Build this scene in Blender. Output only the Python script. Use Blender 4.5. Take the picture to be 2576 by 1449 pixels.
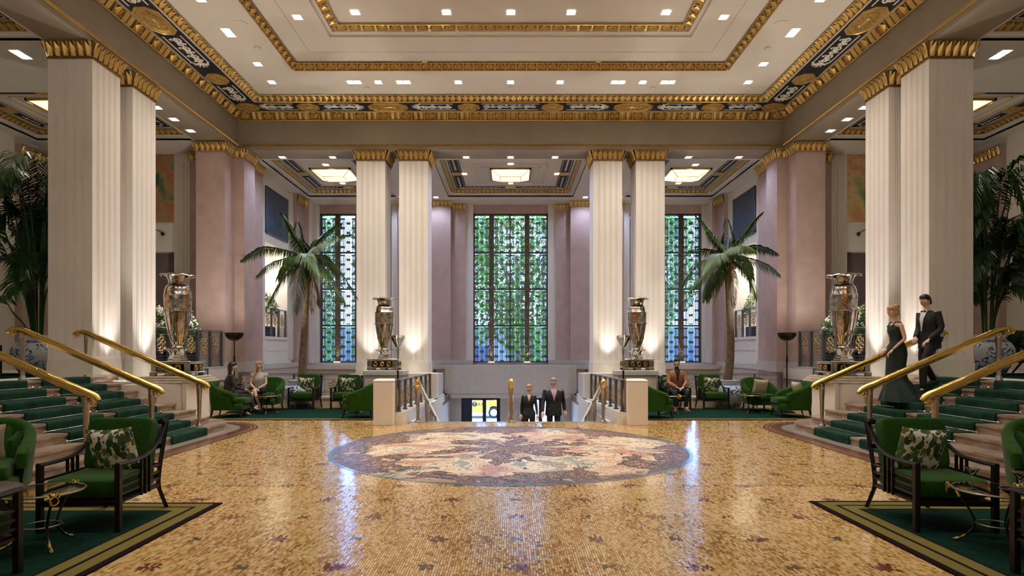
import bpy, bmesh, math, random
import numpy as np
from math import pi, sin, cos, sqrt, atan2
from mathutils import Vector, Matrix

SC = bpy.context.scene
for o in list(bpy.data.objects):
    bpy.data.objects.remove(o)
COL = SC.collection
rnd = random.Random(7)

# ------------------------------------------------------------------ camera
F, CX, HY, EYE = 1550.0, 1284.5, 883.0, 1.6
cam = bpy.data.cameras.new('camera')
camo = bpy.data.objects.new('camera', cam)
COL.objects.link(camo)
camo.location = (0, 0, EYE)
camo.rotation_euler = (pi / 2, 0, 0)
cam.sensor_width = 36
cam.lens = F / 2576 * 36
cam.shift_x = (1288 - CX) / 2576
cam.shift_y = (HY - 724.5) / 2576
cam.clip_end = 300
SC.camera = camo

# ------------------------------------------------------------------ world
W = bpy.data.worlds.new('sky')
SC.world = W
W.use_nodes = True
wn = W.node_tree.nodes
bg = wn['Background']
SKY = 14.0
bg.inputs['Color'].default_value = (0.25, 0.43, 1.0, 1)
bg.inputs['Strength'].default_value = SKY

# ------------------------------------------------------------------ view
SC.view_settings.view_transform = 'Standard'
SC.view_settings.look = 'None'
SC.view_settings.gamma = 1
SC.view_settings.use_curve_mapping = False
SC.view_settings.exposure = 1.42
SC.cycles.use_denoising = True
SC.cycles.use_adaptive_sampling = True
SC.cycles.adaptive_threshold = 0.08
SC.cycles.adaptive_min_samples = 16
SC.cycles.max_bounces = 6
SC.cycles.diffuse_bounces = 4
SC.cycles.glossy_bounces = 3
SC.cycles.transmission_bounces = 6
SC.cycles.transparent_max_bounces = 10
SC.cycles.sample_clamp_indirect = 6
SC.cycles.caustics_reflective = False
SC.cycles.caustics_refractive = False

# lamp levels
DOWN_W = 75.0      # watts of one hall downlight
ALC_W = 48.0
UP_W = 105.0
WARM = (1.0, 0.93, 0.83)
UPC = (1.0, 0.94, 0.87)
LAMP_W = 60.0     # uplighter floor lamps
PRISM_W = 3.0

sun = bpy.data.lights.new('sun', 'SUN'); sun.energy = 12; sun.color = (.80, .90, 1.0); sun.angle = .01
suno = bpy.data.objects.new('sun', sun); suno.rotation_euler = (-.25, .62, 0); COL.objects.link(suno)

def portal(x0, x1, z0, z1, y):
    l = bpy.data.lights.new('sky_portal', 'AREA')
    l.shape = 'RECTANGLE'
    l.size = x1 - x0
    l.size_y = z1 - z0
    l.cycles.is_portal = True
    o = bpy.data.objects.new('sky_portal', l)
    o.location = ((x0 + x1) / 2, y, (z0 + z1) / 2)
    o.rotation_euler = (-pi / 2, 0, 0)
    COL.objects.link(o)
for a, b in ((-1.5, 1.5), (-7.7, -4.75), (4.75, 7.7)):
    portal(a, b, 1.14, 7.14, 25.35)
portal(-1.95, -0.4, -2.4, -0.2, 25.3)
portal(0.4, 1.95, -2.4, -0.2, 25.3)

# ------------------------------------------------------------------ tools
def P(px, py, D):
    return Vector(((px - CX) * D / F, D, EYE - (py - HY) * D / F))

def srgb(r, g, b):
    def f(c):
        c /= 255
        return c / 12.92 if c <= .04045 else ((c + .055) / 1.055) ** 2.4
    return (f(r), f(g), f(b))

class MB:
    """collects faces, builds one mesh object"""
    def __init__(s):
        s.v = []; s.f = []; s.m = []; s.M = None; s.mi = 0
    def av(s, p):
        p = Vector(p)
        if s.M is not None:
            p = s.M @ p
        s.v.append((p.x, p.y, p.z)); return len(s.v) - 1
    def af(s, idx):
        s.f.append(tuple(idx)); s.m.append(s.mi)
    def quad(s, a, b, c, d):
        s.af([s.av(a), s.av(b), s.av(c), s.av(d)])
    def box(s, x0, x1, y0, y1, z0, z1, bev=0.0):
        if x1 < x0: x0, x1 = x1, x0
        if bev <= 0:
            i = [s.av(p) for p in ((x0,y0,z0),(x1,y0,z0),(x1,y1,z0),(x0,y1,z0),(x0,y0,z1),(x1,y0,z1),(x1,y1,z1),(x0,y1,z1))]
            for q in ((0,3,2,1),(4,5,6,7),(0,1,5,4),(1,2,6,5),(2,3,7,6),(3,0,4,7)):
                s.af([i[k] for k in q])
        else:
            b = min(bev, (x1-x0)/2.1, (y1-y0)/2.1, (z1-z0)/2.1)
            rings = []
            for z, e in ((z0, b), (z0 + b, 0), (z1 - b, 0), (z1, b)):
                pts = [(x0+b+e,y0+e,z),(x1-b-e,y0+e,z),(x1-e,y0+b+e,z),(x1-e,y1-b-e,z),(x1-b-e,y1-e,z),(x0+b+e,y1-e,z),(x0+e,y1-b-e,z),(x0+e,y0+b+e,z)]
                rings.append([s.av(p) for p in pts])
            s.af(rings[0][::-1]); s.af(rings[-1])
            for a, c in zip(rings, rings[1:]):
                for k in range(8):
                    s.af([a[k], a[(k+1) % 8], c[(k+1) % 8], c[k]])
    def rings(s, rs, cap=True, closed=True):
        R = [[s.av(p) for p in r] for r in rs]
        n = len(R[0])
        for a, c in zip(R, R[1:]):
            for k in range(n if closed else n - 1):
                s.af([a[k], a[(k+1) % n], c[(k+1) % n], c[k]])
        if cap:
            s.af(R[0][::-1]); s.af(R[-1])
    def lathe(s, prof, n=24, cx=0, cy=0, cap=True, sq=None):
        rs = []
        for r, z in prof:
            r = max(r, 1e-4)
            rs.append([(cx + r*cos(2*pi*k/n), cy + r*sin(2*pi*k/n), z) for k in range(n)])
        s.rings(rs, cap)
    def tube(s, pts, rad, n=8, cap=True, flat=1.0):
        pts = [Vector(p) for p in pts]
        if not hasattr(rad, '__len__'): rad = [rad] * len(pts)
        rs = []
        up = None
        for i, p in enumerate(pts):
            t = (pts[min(i+1, len(pts)-1)] - pts[max(i-1, 0)])
            if t.length < 1e-9: t = Vector((0,0,1))
            t.normalize()
            if up is None:
                up = Vector((0,0,1)) if abs(t.z) < .9 else Vector((0,1,0))
            a = t.cross(up)
            if a.length < 1e-4: a = t.orthogonal()
            a.normalize(); b = a.cross(t).normalized(); up = b
            rs.append([p + a*(rad[i]*cos(2*pi*k/n)) + b*(rad[i]*flat*sin(2*pi*k/n)) for k in range(n)])
        s.rings(rs, cap)
    def bar(s, p0, p1, w, h=None):
        h = h or w
        p0, p1 = Vector(p0), Vector(p1)
        t = (p1-p0).normalized()
        up = Vector((0,0,1)) if abs(t.z) < .9 else Vector((0,1,0))
        a = t.cross(up).normalized()*w/2; b = a.cross(t).normalized()*h/2
        s.rings([[p+a+b, p-a+b, p-a-b, p+a-b][::-1] for p in (p0, p1)])
    def prism(s, poly, z0, z1):
        """poly: list of (x,y), ccw"""
        lo = [s.av((x, y, z0)) for x, y in poly]; hi = [s.av((x, y, z1)) for x, y in poly]
        n = len(poly)
        s.af(lo[::-1]); s.af(hi)
        for k in range(n):
            s.af([lo[k], lo[(k+1) % n], hi[(k+1) % n], hi[k]])
    def ellip(s, c, r, nu=12, nv=8, rot=None):
        c = Vector(c); R = rot or Matrix.Identity(3)
        rs = []
        for j in range(nv+1):
            a = -pi/2 + pi*j/nv
            cr = max(cos(a), 1e-3)
            rs.append([c + R @ Vector((r[0]*cr*cos(2*pi*k/nu), r[1]*cr*sin(2*pi*k/nu), r[2]*sin(a))) for k in range(nu)])
        s.rings(rs)
    def mesh(s, name, mats, smooth=False):
        me = bpy.data.meshes.new(name)
        me.from_pydata(s.v, [], s.f)
        if not isinstance(mats, (list, tuple)): mats = [mats]
        for m in mats: me.materials.append(m)
        if len(mats) > 1: me.polygons.foreach_set('material_index', s.m)
        if smooth:
            me.polygons.foreach_set('use_smooth', [True]*len(me.polygons))
            if smooth != 'all':
                try: me.set_sharp_from_angle(angle=math.radians(smooth if smooth is not True else 40))
                except Exception: pass
        me.update()
        return me
    def build(s, name, mats, parent=None, smooth=False, loc=None):
        o = bpy.data.objects.new(name, s.mesh(name, mats, smooth))
        COL.objects.link(o)
        if parent is not None: o.parent = parent
        if loc is not None: o.location = loc
        return o

def tag(o, label=None, cat=None, group=None, kind=None):
    if label: o['label'] = label
    if cat: o['category'] = cat
    if group: o['group'] = group
    if kind: o['kind'] = kind
    return o
def thing(name, label, cat, loc=(0,0,0), rz=0, group=None):
    o = bpy.data.objects.new(name, None)
    o.empty_display_size = .1
    COL.objects.link(o)
    o.location = loc; o.rotation_euler = (0, 0, rz)
    return tag(o, label, cat, group)
def struct(name):
    o = bpy.data.objects.new(name, None)
    COL.objects.link(o)
    o['kind'] = 'structure'
    return o
KIDS = {}
def dup(src, loc=None, rz=None, label=None, group=None, parent=None):
    c = src.copy()
    COL.objects.link(c)
    if parent is not None: c.parent = parent
    if loc is not None: c.location = loc
    if rz is not None: c.rotation_euler = (0, 0, rz)
    if label: c['label'] = label
    if group: c['group'] = group
    for ch in src.children:
        if ch.name in SKIP: continue
        dup(ch, parent=c)
    return c
SKIP = set()
def inst(me, name, loc, rot=(0,0,0), parent=None, scale=None):
    o = bpy.data.objects.new(name, me)
    o.location = loc; o.rotation_euler = rot
    if scale: o.scale = scale
    COL.objects.link(o)
    if parent is not None: o.parent = parent
    return o

def bez(p0, p1, p2, n=8):
    p0, p1, p2 = map(Vector, (p0, p1, p2))
    return [p0*(1-t)**2 + p1*2*t*(1-t) + p2*t*t for t in [i/n for i in range(n+1)]]
def spline(pts, n=6):
    """catmull-rom through points"""
    pts = [Vector(p) for p in pts]
    out = []
    for i in range(len(pts)-1):
        a = pts[max(i-1,0)]; b = pts[i]; c = pts[i+1]; d = pts[min(i+2, len(pts)-1)]
        for k in range(n):
            t = k/n
            out.append(.5*((2*b)+(-a+c)*t+(2*a-5*b+4*c-d)*t*t+(-a+3*b-3*c+d)*t**3))
    out.append(pts[-1])
    return out

# ------------------------------------------------------------------ materials
def nt(m):
    return m.node_tree.nodes, m.node_tree.links
def mat(name, col, rough=.6, metal=0, noise=0.0, nscale=8, bump=0.0, bscale=40, spec=.5, coat=0, sheen=0, emit=None, estr=0, trans=0, alpha=1, ior=1.45, col2=None):
    m = bpy.data.materials.new(name)
    m.use_nodes = True
    N, L = nt(m)
    b = N['Principled BSDF']
    b.inputs['Base Color'].default_value = (*col, 1)
    b.inputs['Roughness'].default_value = rough
    b.inputs['Metallic'].default_value = metal
    b.inputs['Specular IOR Level'].default_value = spec
    b.inputs['IOR'].default_value = ior
    if coat:
        b.inputs['Coat Weight'].default_value = coat
        b.inputs['Coat Roughness'].default_value = .06
    if sheen:
        b.inputs['Sheen Weight'].default_value = sheen
        b.inputs['Sheen Roughness'].default_value = .4
    if trans: b.inputs['Transmission Weight'].default_value = trans
    if emit:
        b.inputs['Emission Color'].default_value = (*emit, 1)
        b.inputs['Emission Strength'].default_value = estr
    if noise or bump or col2:
        tc = N.new('ShaderNodeTexCoord')
    if noise or col2:
        n = N.new('ShaderNodeTexNoise'); n.inputs['Scale'].default_value = nscale; n.inputs['Detail'].default_value = 5
        L.new(tc.outputs['Object'], n.inputs['Vector'])
        r = N.new('ShaderNodeValToRGB')
        r.color_ramp.elements[0].position = .3; r.color_ramp.elements[1].position = .7
        c2 = col2 or tuple(max(0, c*(1-noise)) for c in col)
        c1 = col if col2 else tuple(min(1, c*(1+noise*.5)) for c in col)
        r.color_ramp.elements[0].color = (*c2, 1); r.color_ramp.elements[1].color = (*c1, 1)
        L.new(n.outputs['Fac'], r.inputs['Fac']); L.new(r.outputs['Color'], b.inputs['Base Color'])
    if bump:
        n2 = N.new('ShaderNodeTexNoise'); n2.inputs['Scale'].default_value = bscale; n2.inputs['Detail'].default_value = 4
        L.new(tc.outputs['Object'], n2.inputs['Vector'])
        bp = N.new('ShaderNodeBump'); bp.inputs['Strength'].default_value = bump; bp.inputs['Distance'].default_value = .01
        L.new(n2.outputs['Fac'], bp.inputs['Height']); L.new(bp.outputs['Normal'], b.inputs['Normal'])
    return m

M = {}
M['column'] = mat('column_paint', (.80, .73, .67), .55, noise=.03, nscale=2)
M['cream'] = mat('cream_wall', (.72, .67, .61), .7, noise=.04, nscale=2)
M['mauve'] = mat('mauve_plaster', (.47, .335, .30), .75, noise=.10, nscale=3, bump=.15, bscale=90)
M['ceil'] = mat('ceiling_paint', (.70, .62, .52), .75, noise=.03, nscale=1.5, bump=.04, bscale=80)
M['beam'] = mat('beam_paint', (.31, .25, .18), .75, noise=.06, nscale=2, bump=.08, bscale=80)
M['stone'] = mat('grey_stone', (.50, .47, .44), .5, noise=.08, nscale=6, bump=.04, bscale=60)
M['whitestone'] = mat('pale_stone', (.70, .65, .58), .5, noise=.05, nscale=5)
M['black'] = mat('frieze_black', (.008, .009, .016), .5)
M['scroll'] = mat('cream_scroll', (.78, .72, .60), .6)
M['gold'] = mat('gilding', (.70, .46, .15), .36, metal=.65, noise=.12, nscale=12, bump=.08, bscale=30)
M['giltback'] = mat('gilding_recess_shade', (.26, .145, .045), .5, metal=.4, noise=.2, nscale=12)  # darker glaze behind the relief, with crevice shade painted into its colour
M['brass'] = mat('polished_brass', (.80, .55, .16), .16, metal=1, noise=.12, nscale=30, bump=.25, bscale=60)
M['nickel'] = mat('nickel_silver', (.50, .44, .38), .28, metal=1, noise=.2, nscale=20, bump=.2, bscale=60)
M['chrome'] = mat('silver_chrome', (.70, .67, .62), .12, metal=1, noise=.15, nscale=14, bump=.15, bscale=25)
M['urngold'] = mat('urn_gold', (.72, .42, .10), .22, metal=1, noise=.3, nscale=30, bump=.3, bscale=60)
M['iron'] = mat('grille_metal', (.20, .19, .19), .4, metal=.7, noise=.2, nscale=20)
M['rosette'] = mat('rosette_gold', (.52, .40, .22), .35, metal=.9, noise=.3, nscale=40)
M['wood'] = mat('dark_wood', (.014, .009, .009), .38, noise=.3, nscale=20, coat=.12, spec=.3)
M['velvet'] = mat('green_velvet', (.020, .072, .006), .85, noise=.35, nscale=60, sheen=.12, spec=.15, bump=.25, bscale=300)
M['beige'] = mat('beige_silk', (.50, .43, .32), .5, noise=.1, nscale=20, bump=.2, bscale=80)
M['glassm'] = mat('clear_glass', (.9, .95, .92), .02, trans=1, ior=1.45)
M['leather'] = mat('brown_leather', (.06, .035, .035), .45, noise=.2, nscale=20)
M['trunk'] = mat('palm_trunk', (.22, .16, .11), .85, noise=.4, nscale=14, bump=.6, bscale=30)
M['leaf'] = mat('palm_leaf', (.042, .085, .010), .42, noise=.5, nscale=5)
M['leafdark'] = mat('kentia_leaf', (.022, .07, .012), .3, noise=.5, nscale=6)
M['leafdead'] = mat('dry_palm_leaf', (.36, .22, .09), .7, noise=.3, nscale=6)
M['shrub'] = mat('shrub_leaf', (.06, .13, .03), .45, noise=.5, nscale=12)
M['bloom'] = mat('white_bloom', (.80, .74, .66), .6)
M['shade'] = mat('lantern_glass', (.9, .8, .55), .4, emit=(1.0, .80, .46), estr=.62)
M['lamp'] = mat('lamp_lens', (1, 1, 1), .4, emit=(1.0, .90, .74), estr=9)
M['lampframe'] = mat('lamp_frame', (.85, .82, .76), .3)
M['darkmetal'] = mat('dark_bronze', (.03, .026, .026), .3, metal=.7)
M['grey'] = mat('soft_grey', (.35, .33, .31), .7)
M['steel'] = mat('door_steel', (.05, .06, .08), .35, metal=.6)
M['winmetal'] = mat('window_bronze', (.085, .075, .07), .45, metal=.5)

# ---------------------------------------------------------- node helpers
class G:
    """small expression helper for shader graphs"""
    def __init__(s, name, rough=.5, metal=0, spec=.5):
        s.m = bpy.data.materials.new(name); s.m.use_nodes = True
        s.N, s.L = nt(s.m)
        s.b = s.N['Principled BSDF']
        s.b.inputs['Roughness'].default_value = rough
        s.b.inputs['Metallic'].default_value = metal
        s.b.inputs['Specular IOR Level'].default_value = spec
        s.tc = s.N.new('ShaderNodeTexCoord')
    def put(s, sock, v):
        if isinstance(v, bpy.types.NodeSocket): s.L.new(v, sock)
        elif isinstance(v, (tuple, list)):
            sock.default_value = (*v, 1) if len(v) == 3 and len(sock.default_value) == 4 else v
        else: sock.default_value = v
    def math(s, op, a, b=0.0, c=0.0):
        n = s.N.new('ShaderNodeMath'); n.operation = op
        s.put(n.inputs[0], a); s.put(n.inputs[1], b); s.put(n.inputs[2], c)
        return n.outputs[0]
    def vmath(s, op, a, b=(0,0,0), sc=None):
        n = s.N.new('ShaderNodeVectorMath'); n.operation = op
        s.put(n.inputs[0], a); s.put(n.inputs[1], b)
        if sc is not None: s.put(n.inputs['Scale'], sc)
        return n.outputs[1] if op in ('LENGTH', 'DOT_PRODUCT') else n.outputs[0]
    def xyz(s, v):
        n = s.N.new('ShaderNodeSeparateXYZ'); s.L.new(v, n.inputs[0]); return n.outputs
    def comb(s, x, y, z=0.0):
        n = s.N.new('ShaderNodeCombineXYZ'); s.put(n.inputs[0], x); s.put(n.inputs[1], y); s.put(n.inputs[2], z); return n.outputs[0]
    def noise(s, vec, scale, detail=3, dist=0, rough=.5, col=False):
        n = s.N.new('ShaderNodeTexNoise'); s.L.new(vec, n.inputs['Vector'])
        n.inputs['Scale'].default_value = scale; n.inputs['Detail'].default_value = detail
        n.inputs['Distortion'].default_value = dist; n.inputs['Roughness'].default_value = rough
        return n.outputs['Color'] if col else n.outputs['Fac']
    def voro(s, vec, scale, feature='F1', out='Distance', rand=1):
        n = s.N.new('ShaderNodeTexVoronoi'); n.feature = feature; s.L.new(vec, n.inputs['Vector'])
        n.inputs['Scale'].default_value = scale; n.inputs['Randomness'].default_value = rand
        return n.outputs[out]
    def ramp(s, fac, stops, const=False):
        n = s.N.new('ShaderNodeValToRGB')
        if const: n.color_ramp.interpolation = 'CONSTANT'
        e = n.color_ramp.elements
        while len(e) < len(stops): e.new(.5)
        for k, (p, c) in enumerate(stops):
            e[k].position = p; e[k].color = (*c, 1)
        s.put(n.inputs['Fac'], fac)
        return n.outputs['Color']
    def mix(s, f, a, b):
        n = s.N.new('ShaderNodeMix'); n.data_type = 'RGBA'
        s.put(n.inputs[0], f); s.put(n.inputs[6], a); s.put(n.inputs[7], b)
        return n.outputs[2]
    def bump(s, h, st=.3, d=.01):
        n = s.N.new('ShaderNodeBump'); n.inputs['Strength'].default_value = st; n.inputs['Distance'].default_value = d
        s.L.new(h, n.inputs['Height']); s.L.new(n.outputs['Normal'], s.b.inputs['Normal'])
        return n.outputs['Normal']
    def col(s, c): s.put(s.b.inputs['Base Color'], c)

TAN = [srgb(212, 174, 110), srgb(198, 154, 88), srgb(226, 196, 142), srgb(180, 132, 64), srgb(146, 104, 54)]
RED = srgb(122, 60, 44); OLIVE = srgb(92, 80, 54); GROUT = srgb(104, 68, 32)
CELLX, CELLY, OX, OY = .68, .69, .05, 4.56

def flower_py(x, y):
    u = (x-OX)/CELLX; v = (y-OY)/CELLY
    iu = np.round(u); iv = np.round(v)
    dx = (u-iu)*CELLX; dy = (v-iv)*CELLY
    par = np.mod(iu+iv, 2)
    r = np.hypot(dx, dy); th = np.arctan2(dy, dx)
    red = (par < .5) & (r < .075+.03*np.cos(8*th)) & (r > .016)
    ol = (par > .5) & (r < .068*np.abs(np.sin(2*th)))
    return red, ol

# mosaic floor (far part: joints and tones in the material)
g = G('mosaic_floor', .13)
ob = g.tc.outputs['Object']
X_, Y_, Z_ = g.xyz(ob)
sw = g.comb(Y_, X_, 0.0)
br = g.N.new('ShaderNodeTexBrick')
g.L.new(sw, br.inputs['Vector'])
br.offset = .37; br.squash = 1.7; br.squash_frequency = 3
for k, v in (('Scale', 1.0), ('Mortar Size', .0016), ('Mortar Smooth', .3), ('Bias', 0.0), ('Brick Width', .047), ('Row Height', .02)):
    br.inputs[k].default_value = v
br.inputs['Color1'].default_value = (0, 0, 0, 1); br.inputs['Color2'].default_value = (1, 1, 1, 1)
br.inputs['Mortar'].default_value = (.5, .5, .5, 1)
tone = g.ramp(br.outputs['Color'], [(0, TAN[4]), (.07, TAN[3]), (.22, TAN[1]), (.42, TAN[0]), (.72, TAN[2])], True)
tone = g.mix(br.outputs['Fac'], tone, GROUT)
u = g.math('DIVIDE', g.math('SUBTRACT', X_, OX), CELLX); v = g.math('DIVIDE', g.math('SUBTRACT', Y_, OY), CELLY)
iu = g.math('ROUND', u); iv = g.math('ROUND', v)
dx = g.math('MULTIPLY', g.math('SUBTRACT', u, iu), CELLX); dy = g.math('MULTIPLY', g.math('SUBTRACT', v, iv), CELLY)
par = g.math('FLOORED_MODULO', g.math('ADD', iu, iv), 2.0)
r_ = g.math('SQRT', g.math('ADD', g.math('MULTIPLY', dx, dx), g.math('MULTIPLY', dy, dy)))
th = g.math('ARCTAN2', dy, dx)
lim = g.math('MULTIPLY_ADD', g.math('COSINE', g.math('MULTIPLY', th, 8.0)), .03, .075)
red = g.math('MULTIPLY', g.math('MULTIPLY', g.math('LESS_THAN', r_, lim), g.math('GREATER_THAN', r_, .016)), g.math('LESS_THAN', par, .5))
lim2 = g.math('MULTIPLY', g.math('ABSOLUTE', g.math('SINE', g.math('MULTIPLY', th, 2.0))), .068)
oli = g.math('MULTIPLY', g.math('LESS_THAN', r_, lim2), g.math('GREATER_THAN', par, .5))
tone = g.mix(red, tone, RED); tone = g.mix(oli, tone, OLIVE)
g.col(tone)
wav = g.noise(ob, 5.5, 3); fine = g.math('MULTIPLY', br.outputs['Fac'], -.35)
g.bump(g.math('ADD', g.math('MULTIPLY', wav, 1.1), fine), .32, .012)
g.b.inputs['Coat Weight'].default_value = .15; g.b.inputs['Coat Roughness'].default_value = .04
M['mosaic'] = g.m
# near tiles: one tone per tile
g = G('mosaic_tile', .12)
at = g.N.new('ShaderNodeAttribute'); at.attribute_name = 'tone'; at.attribute_type = 'GEOMETRY'
g.col(at.outputs['Color'])
g.bump(g.noise(g.tc.outputs['Object'], 5.5, 3), .32, .012)
g.b.inputs['Coat Weight'].default_value = .15; g.b.inputs['Coat Roughness'].default_value = .04
M['tile'] = g.m
M['grout'] = mat('grout', GROUT, .5)

# round medallion: swirling inlay of many tesserae, a design of its own
g = G('medallion_mosaic', .38, spec=.22)
ob = g.tc.outputs['Object']
n1 = g.noise(ob, 1.1, 3, 0, .5, True)
off = g.vmath('SCALE', g.vmath('SUBTRACT', n1, (.5, .5, .5)), sc=1.9)
wv = g.vmath('ADD', ob, off)
x, y, z = g.xyz(ob)
rr = g.vmath('LENGTH', ob)
ang = g.math('ARCTAN2', y, x)
pv = g.vmath('ADD', g.comb(g.math('MULTIPLY', g.math('COSINE', ang), 1.7), g.math('MULTIPLY', g.math('SINE', ang), 1.7), g.math('MULTIPLY', rr, .75)), g.vmath('SCALE', off, sc=.55))
petal = g.math('COSINE', g.math('MULTIPLY_ADD', g.math('SINE', g.math('MULTIPLY', rr, 2.1)), .9, g.math('MULTIPLY', ang, 6.0)))
form = g.math('ADD', g.math('MULTIPLY', petal, .35), g.math('MULTIPLY', g.math('SUBTRACT', g.noise(pv, 2.2, 3), .5), 2.9))
ringy = g.math('ABSOLUTE', g.math('SUBTRACT', rr, 1.65))
form = g.math('SUBTRACT', g.math('ADD', form, .92), g.math('MULTIPLY', ringy, .78))
figure = g.ramp(form, [(0.0, (0, 0, 0)), (.36, (0, 0, 0)), (.42, (1, 1, 1)), (1, (1, 1, 1))])
busy = g.ramp(g.voro(wv, 15, out='Color'), [(0, srgb(92, 74, 78)), (.2, srgb(120, 124, 112)), (.42, srgb(190, 152, 128)), (.6, srgb(168, 104, 90)), (.8, srgb(212, 180, 150)), (1, srgb(110, 84, 80))])
nn = g.math('SINE', g.math('MULTIPLY', g.noise(pv, 1.5, 2), 190.0))
calm = g.ramp(g.noise(pv, 1.6, 2), [(.35, srgb(196, 150, 126)), (.47, srgb(226, 198, 166)), (.55, srgb(232, 214, 186)), (.62, srgb(150, 158, 148)), (.7, srgb(206, 160, 134))])
calm = g.mix(g.math('MULTIPLY', g.math('GREATER_THAN', nn, .72), .75), calm, srgb(92, 66, 68))
ve = g.voro(wv, 15, 'DISTANCE_TO_EDGE')
busy = g.mix(g.math('MULTIPLY', g.math('LESS_THAN', ve, .13), .9), busy, srgb(48, 38, 46))
c = g.mix(figure, busy, calm)
fe = g.math('MULTIPLY', g.math('LESS_THAN', g.math('ABSOLUTE', g.math('SUBTRACT', form, .39)), .035), .8)
c = g.mix(fe, c, srgb(60, 44, 50))
edge = g.ramp(rr, [(0, (0, 0, 0)), (.78, (0, 0, 0)), (.97, (1, 1, 1))])
rim = g.math('MULTIPLY', g.math('MULTIPLY', g.math('SUBTRACT', rr, 2.35), 1.6), .5)
rim = g.math('MAXIMUM', g.math('MINIMUM', rim, .5), 0.0)
c = g.mix(rim, c, srgb(66, 56, 76))
g.col(c)
g.bump(g.noise(ob, 5.0, 4), .3, .012)
M['medallion'] = g.m
M['bluering'] = mat('blue_ring', srgb(96, 120, 130), .2)
M['plum'] = mat('plum_terrazzo', srgb(104, 66, 58), .22, noise=.25, nscale=60)
M['ochreline'] = mat('ochre_line', srgb(190, 150, 84), .2)
M['kerb'] = mat('kerb_marble', srgb(150, 140, 128), .22, noise=.15, nscale=14)

# stair marble, travertine like
g = G('stair_marble', .28)
ob = g.tc.outputs['Object']
st = g.vmath('MULTIPLY', ob, (1.0, 1.0, 5.0))
c = g.ramp(g.noise(st, 4, 6), [(.3, srgb(128, 106, 90)), (.55, srgb(164, 142, 124)), (.75, srgb(182, 162, 142))])
pit = g.math('LESS_THAN', g.voro(st, 28), .12)
c = g.mix(g.math('MULTIPLY', pit, .5), c, srgb(84, 66, 54))
g.col(c)
M['marble'] = g.m
M['veined'] = mat('veined_marble', srgb(196, 180, 158), .3, noise=.22, nscale=9)

# carpets
g = G('green_runner', .95, spec=.1)
ob = g.tc.outputs['Object']
g.col(g.ramp(g.noise(ob, 5, 4), [(.3, srgb(24, 48, 38)), (.7, srgb(38, 70, 55))]))
g.bump(g.noise(ob, 260, 2), .5, .004)
M['runner'] = g.m
g = G('green_rug', .98, spec=.08)
ob = g.tc.outputs['Object']
g.col(g.ramp(g.noise(g.vmath('MULTIPLY', ob, (1, 6, 1)), 6, 5), [(.3, srgb(8, 34, 27)), (.7, srgb(17, 54, 41))]))
g.bump(g.noise(ob, 200, 2), .5, .004)
M['rug'] = g.m
M['rugblack'] = mat('rug_dark_band', srgb(34, 20, 24), .98, spec=.1, noise=.2, nscale=200, bump=.4, bscale=250)
M['rugolive'] = mat('rug_olive_band', srgb(126, 114, 60), .98, spec=.1, noise=.25, nscale=200, bump=.4, bscale=250)

# leaf print
g = G('leaf_print', .7)
ob = g.tc.outputs['Object']
w = g.vmath('ADD', ob, g.vmath('SCALE', g.vmath('SUBTRACT', g.noise(ob, 14, 2, 0, .5, True), (.5, .5, .5)), sc=.10))
d = g.voro(g.vmath('MULTIPLY', w, (1, 1, .62)), 19)
cid = g.xyz(g.voro(g.vmath('MULTIPLY', w, (1, 1, .62)), 19, out='Color'))
leafy = g.math('LESS_THAN', d, g.math('MULTIPLY_ADD', cid[0], .22, .50))
vein = g.math('GREATER_THAN', g.math('SINE', g.math('MULTIPLY', g.noise(w, 16, 2), 60.0)), .55)
lc = g.ramp(cid[1], [(0, srgb(24, 48, 28)), (.45, srgb(58, 90, 52)), (.8, srgb(88, 112, 66)), (1, srgb(120, 124, 64))])
lc = g.mix(g.math('MULTIPLY', vein, .45), lc, srgb(26, 46, 26))
g.col(g.mix(leafy, srgb(226, 218, 202), lc))
M['print'] = g.m

# porcelain
g = G('blue_porcelain', .08)
ob = g.tc.outputs['Object']
x, y, z = g.xyz(ob)
ang = g.math('ARCTAN2', y, x)
uv = g.comb(g.math('MULTIPLY', ang, .45), z, 0.0)
n = g.noise(uv, 4.2, 2)
w = g.vmath('ADD', uv, g.vmath('SCALE', g.vmath('SUBTRACT', g.noise(uv, 9, 3, 0, .5, True), (.5, .5, .5)), sc=.09))
pet = g.math('LESS_THAN', g.voro(w, 17), .34)
stem = g.math('LESS_THAN', g.voro(w, 7, 'DISTANCE_TO_EDGE'), .035)
area = g.math('GREATER_THAN', g.noise(uv, 3.4, 1), .47)
pat = g.math('MULTIPLY', g.math('MAXIMUM', pet, stem), area)
zone = g.math('MULTIPLY', g.math('GREATER_THAN', z, .12), g.math('LESS_THAN', z, .66))
low = g.math('MULTIPLY', g.math('LESS_THAN', z, .12), g.math('GREATER_THAN', g.noise(w, 26, 2), .44))
band = g.math('MULTIPLY', g.math('MULTIPLY', g.math('GREATER_THAN', z, .685), g.math('LESS_THAN', z, .745)), g.math('GREATER_THAN', g.noise(w, 60, 2), .42))
pat = g.math('MAXIMUM', g.math('MAXIMUM', g.math('MULTIPLY', pat, zone), low), band)
blue = g.ramp(g.noise(w, 20, 2), [(.35, srgb(22, 44, 120)), (.65, srgb(84, 116, 186))])
g.col(g.mix(pat, srgb(218, 222, 226), blue))
g.b.inputs['Coat Weight'].default_value = .6
M['porcelain'] = g.m

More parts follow.
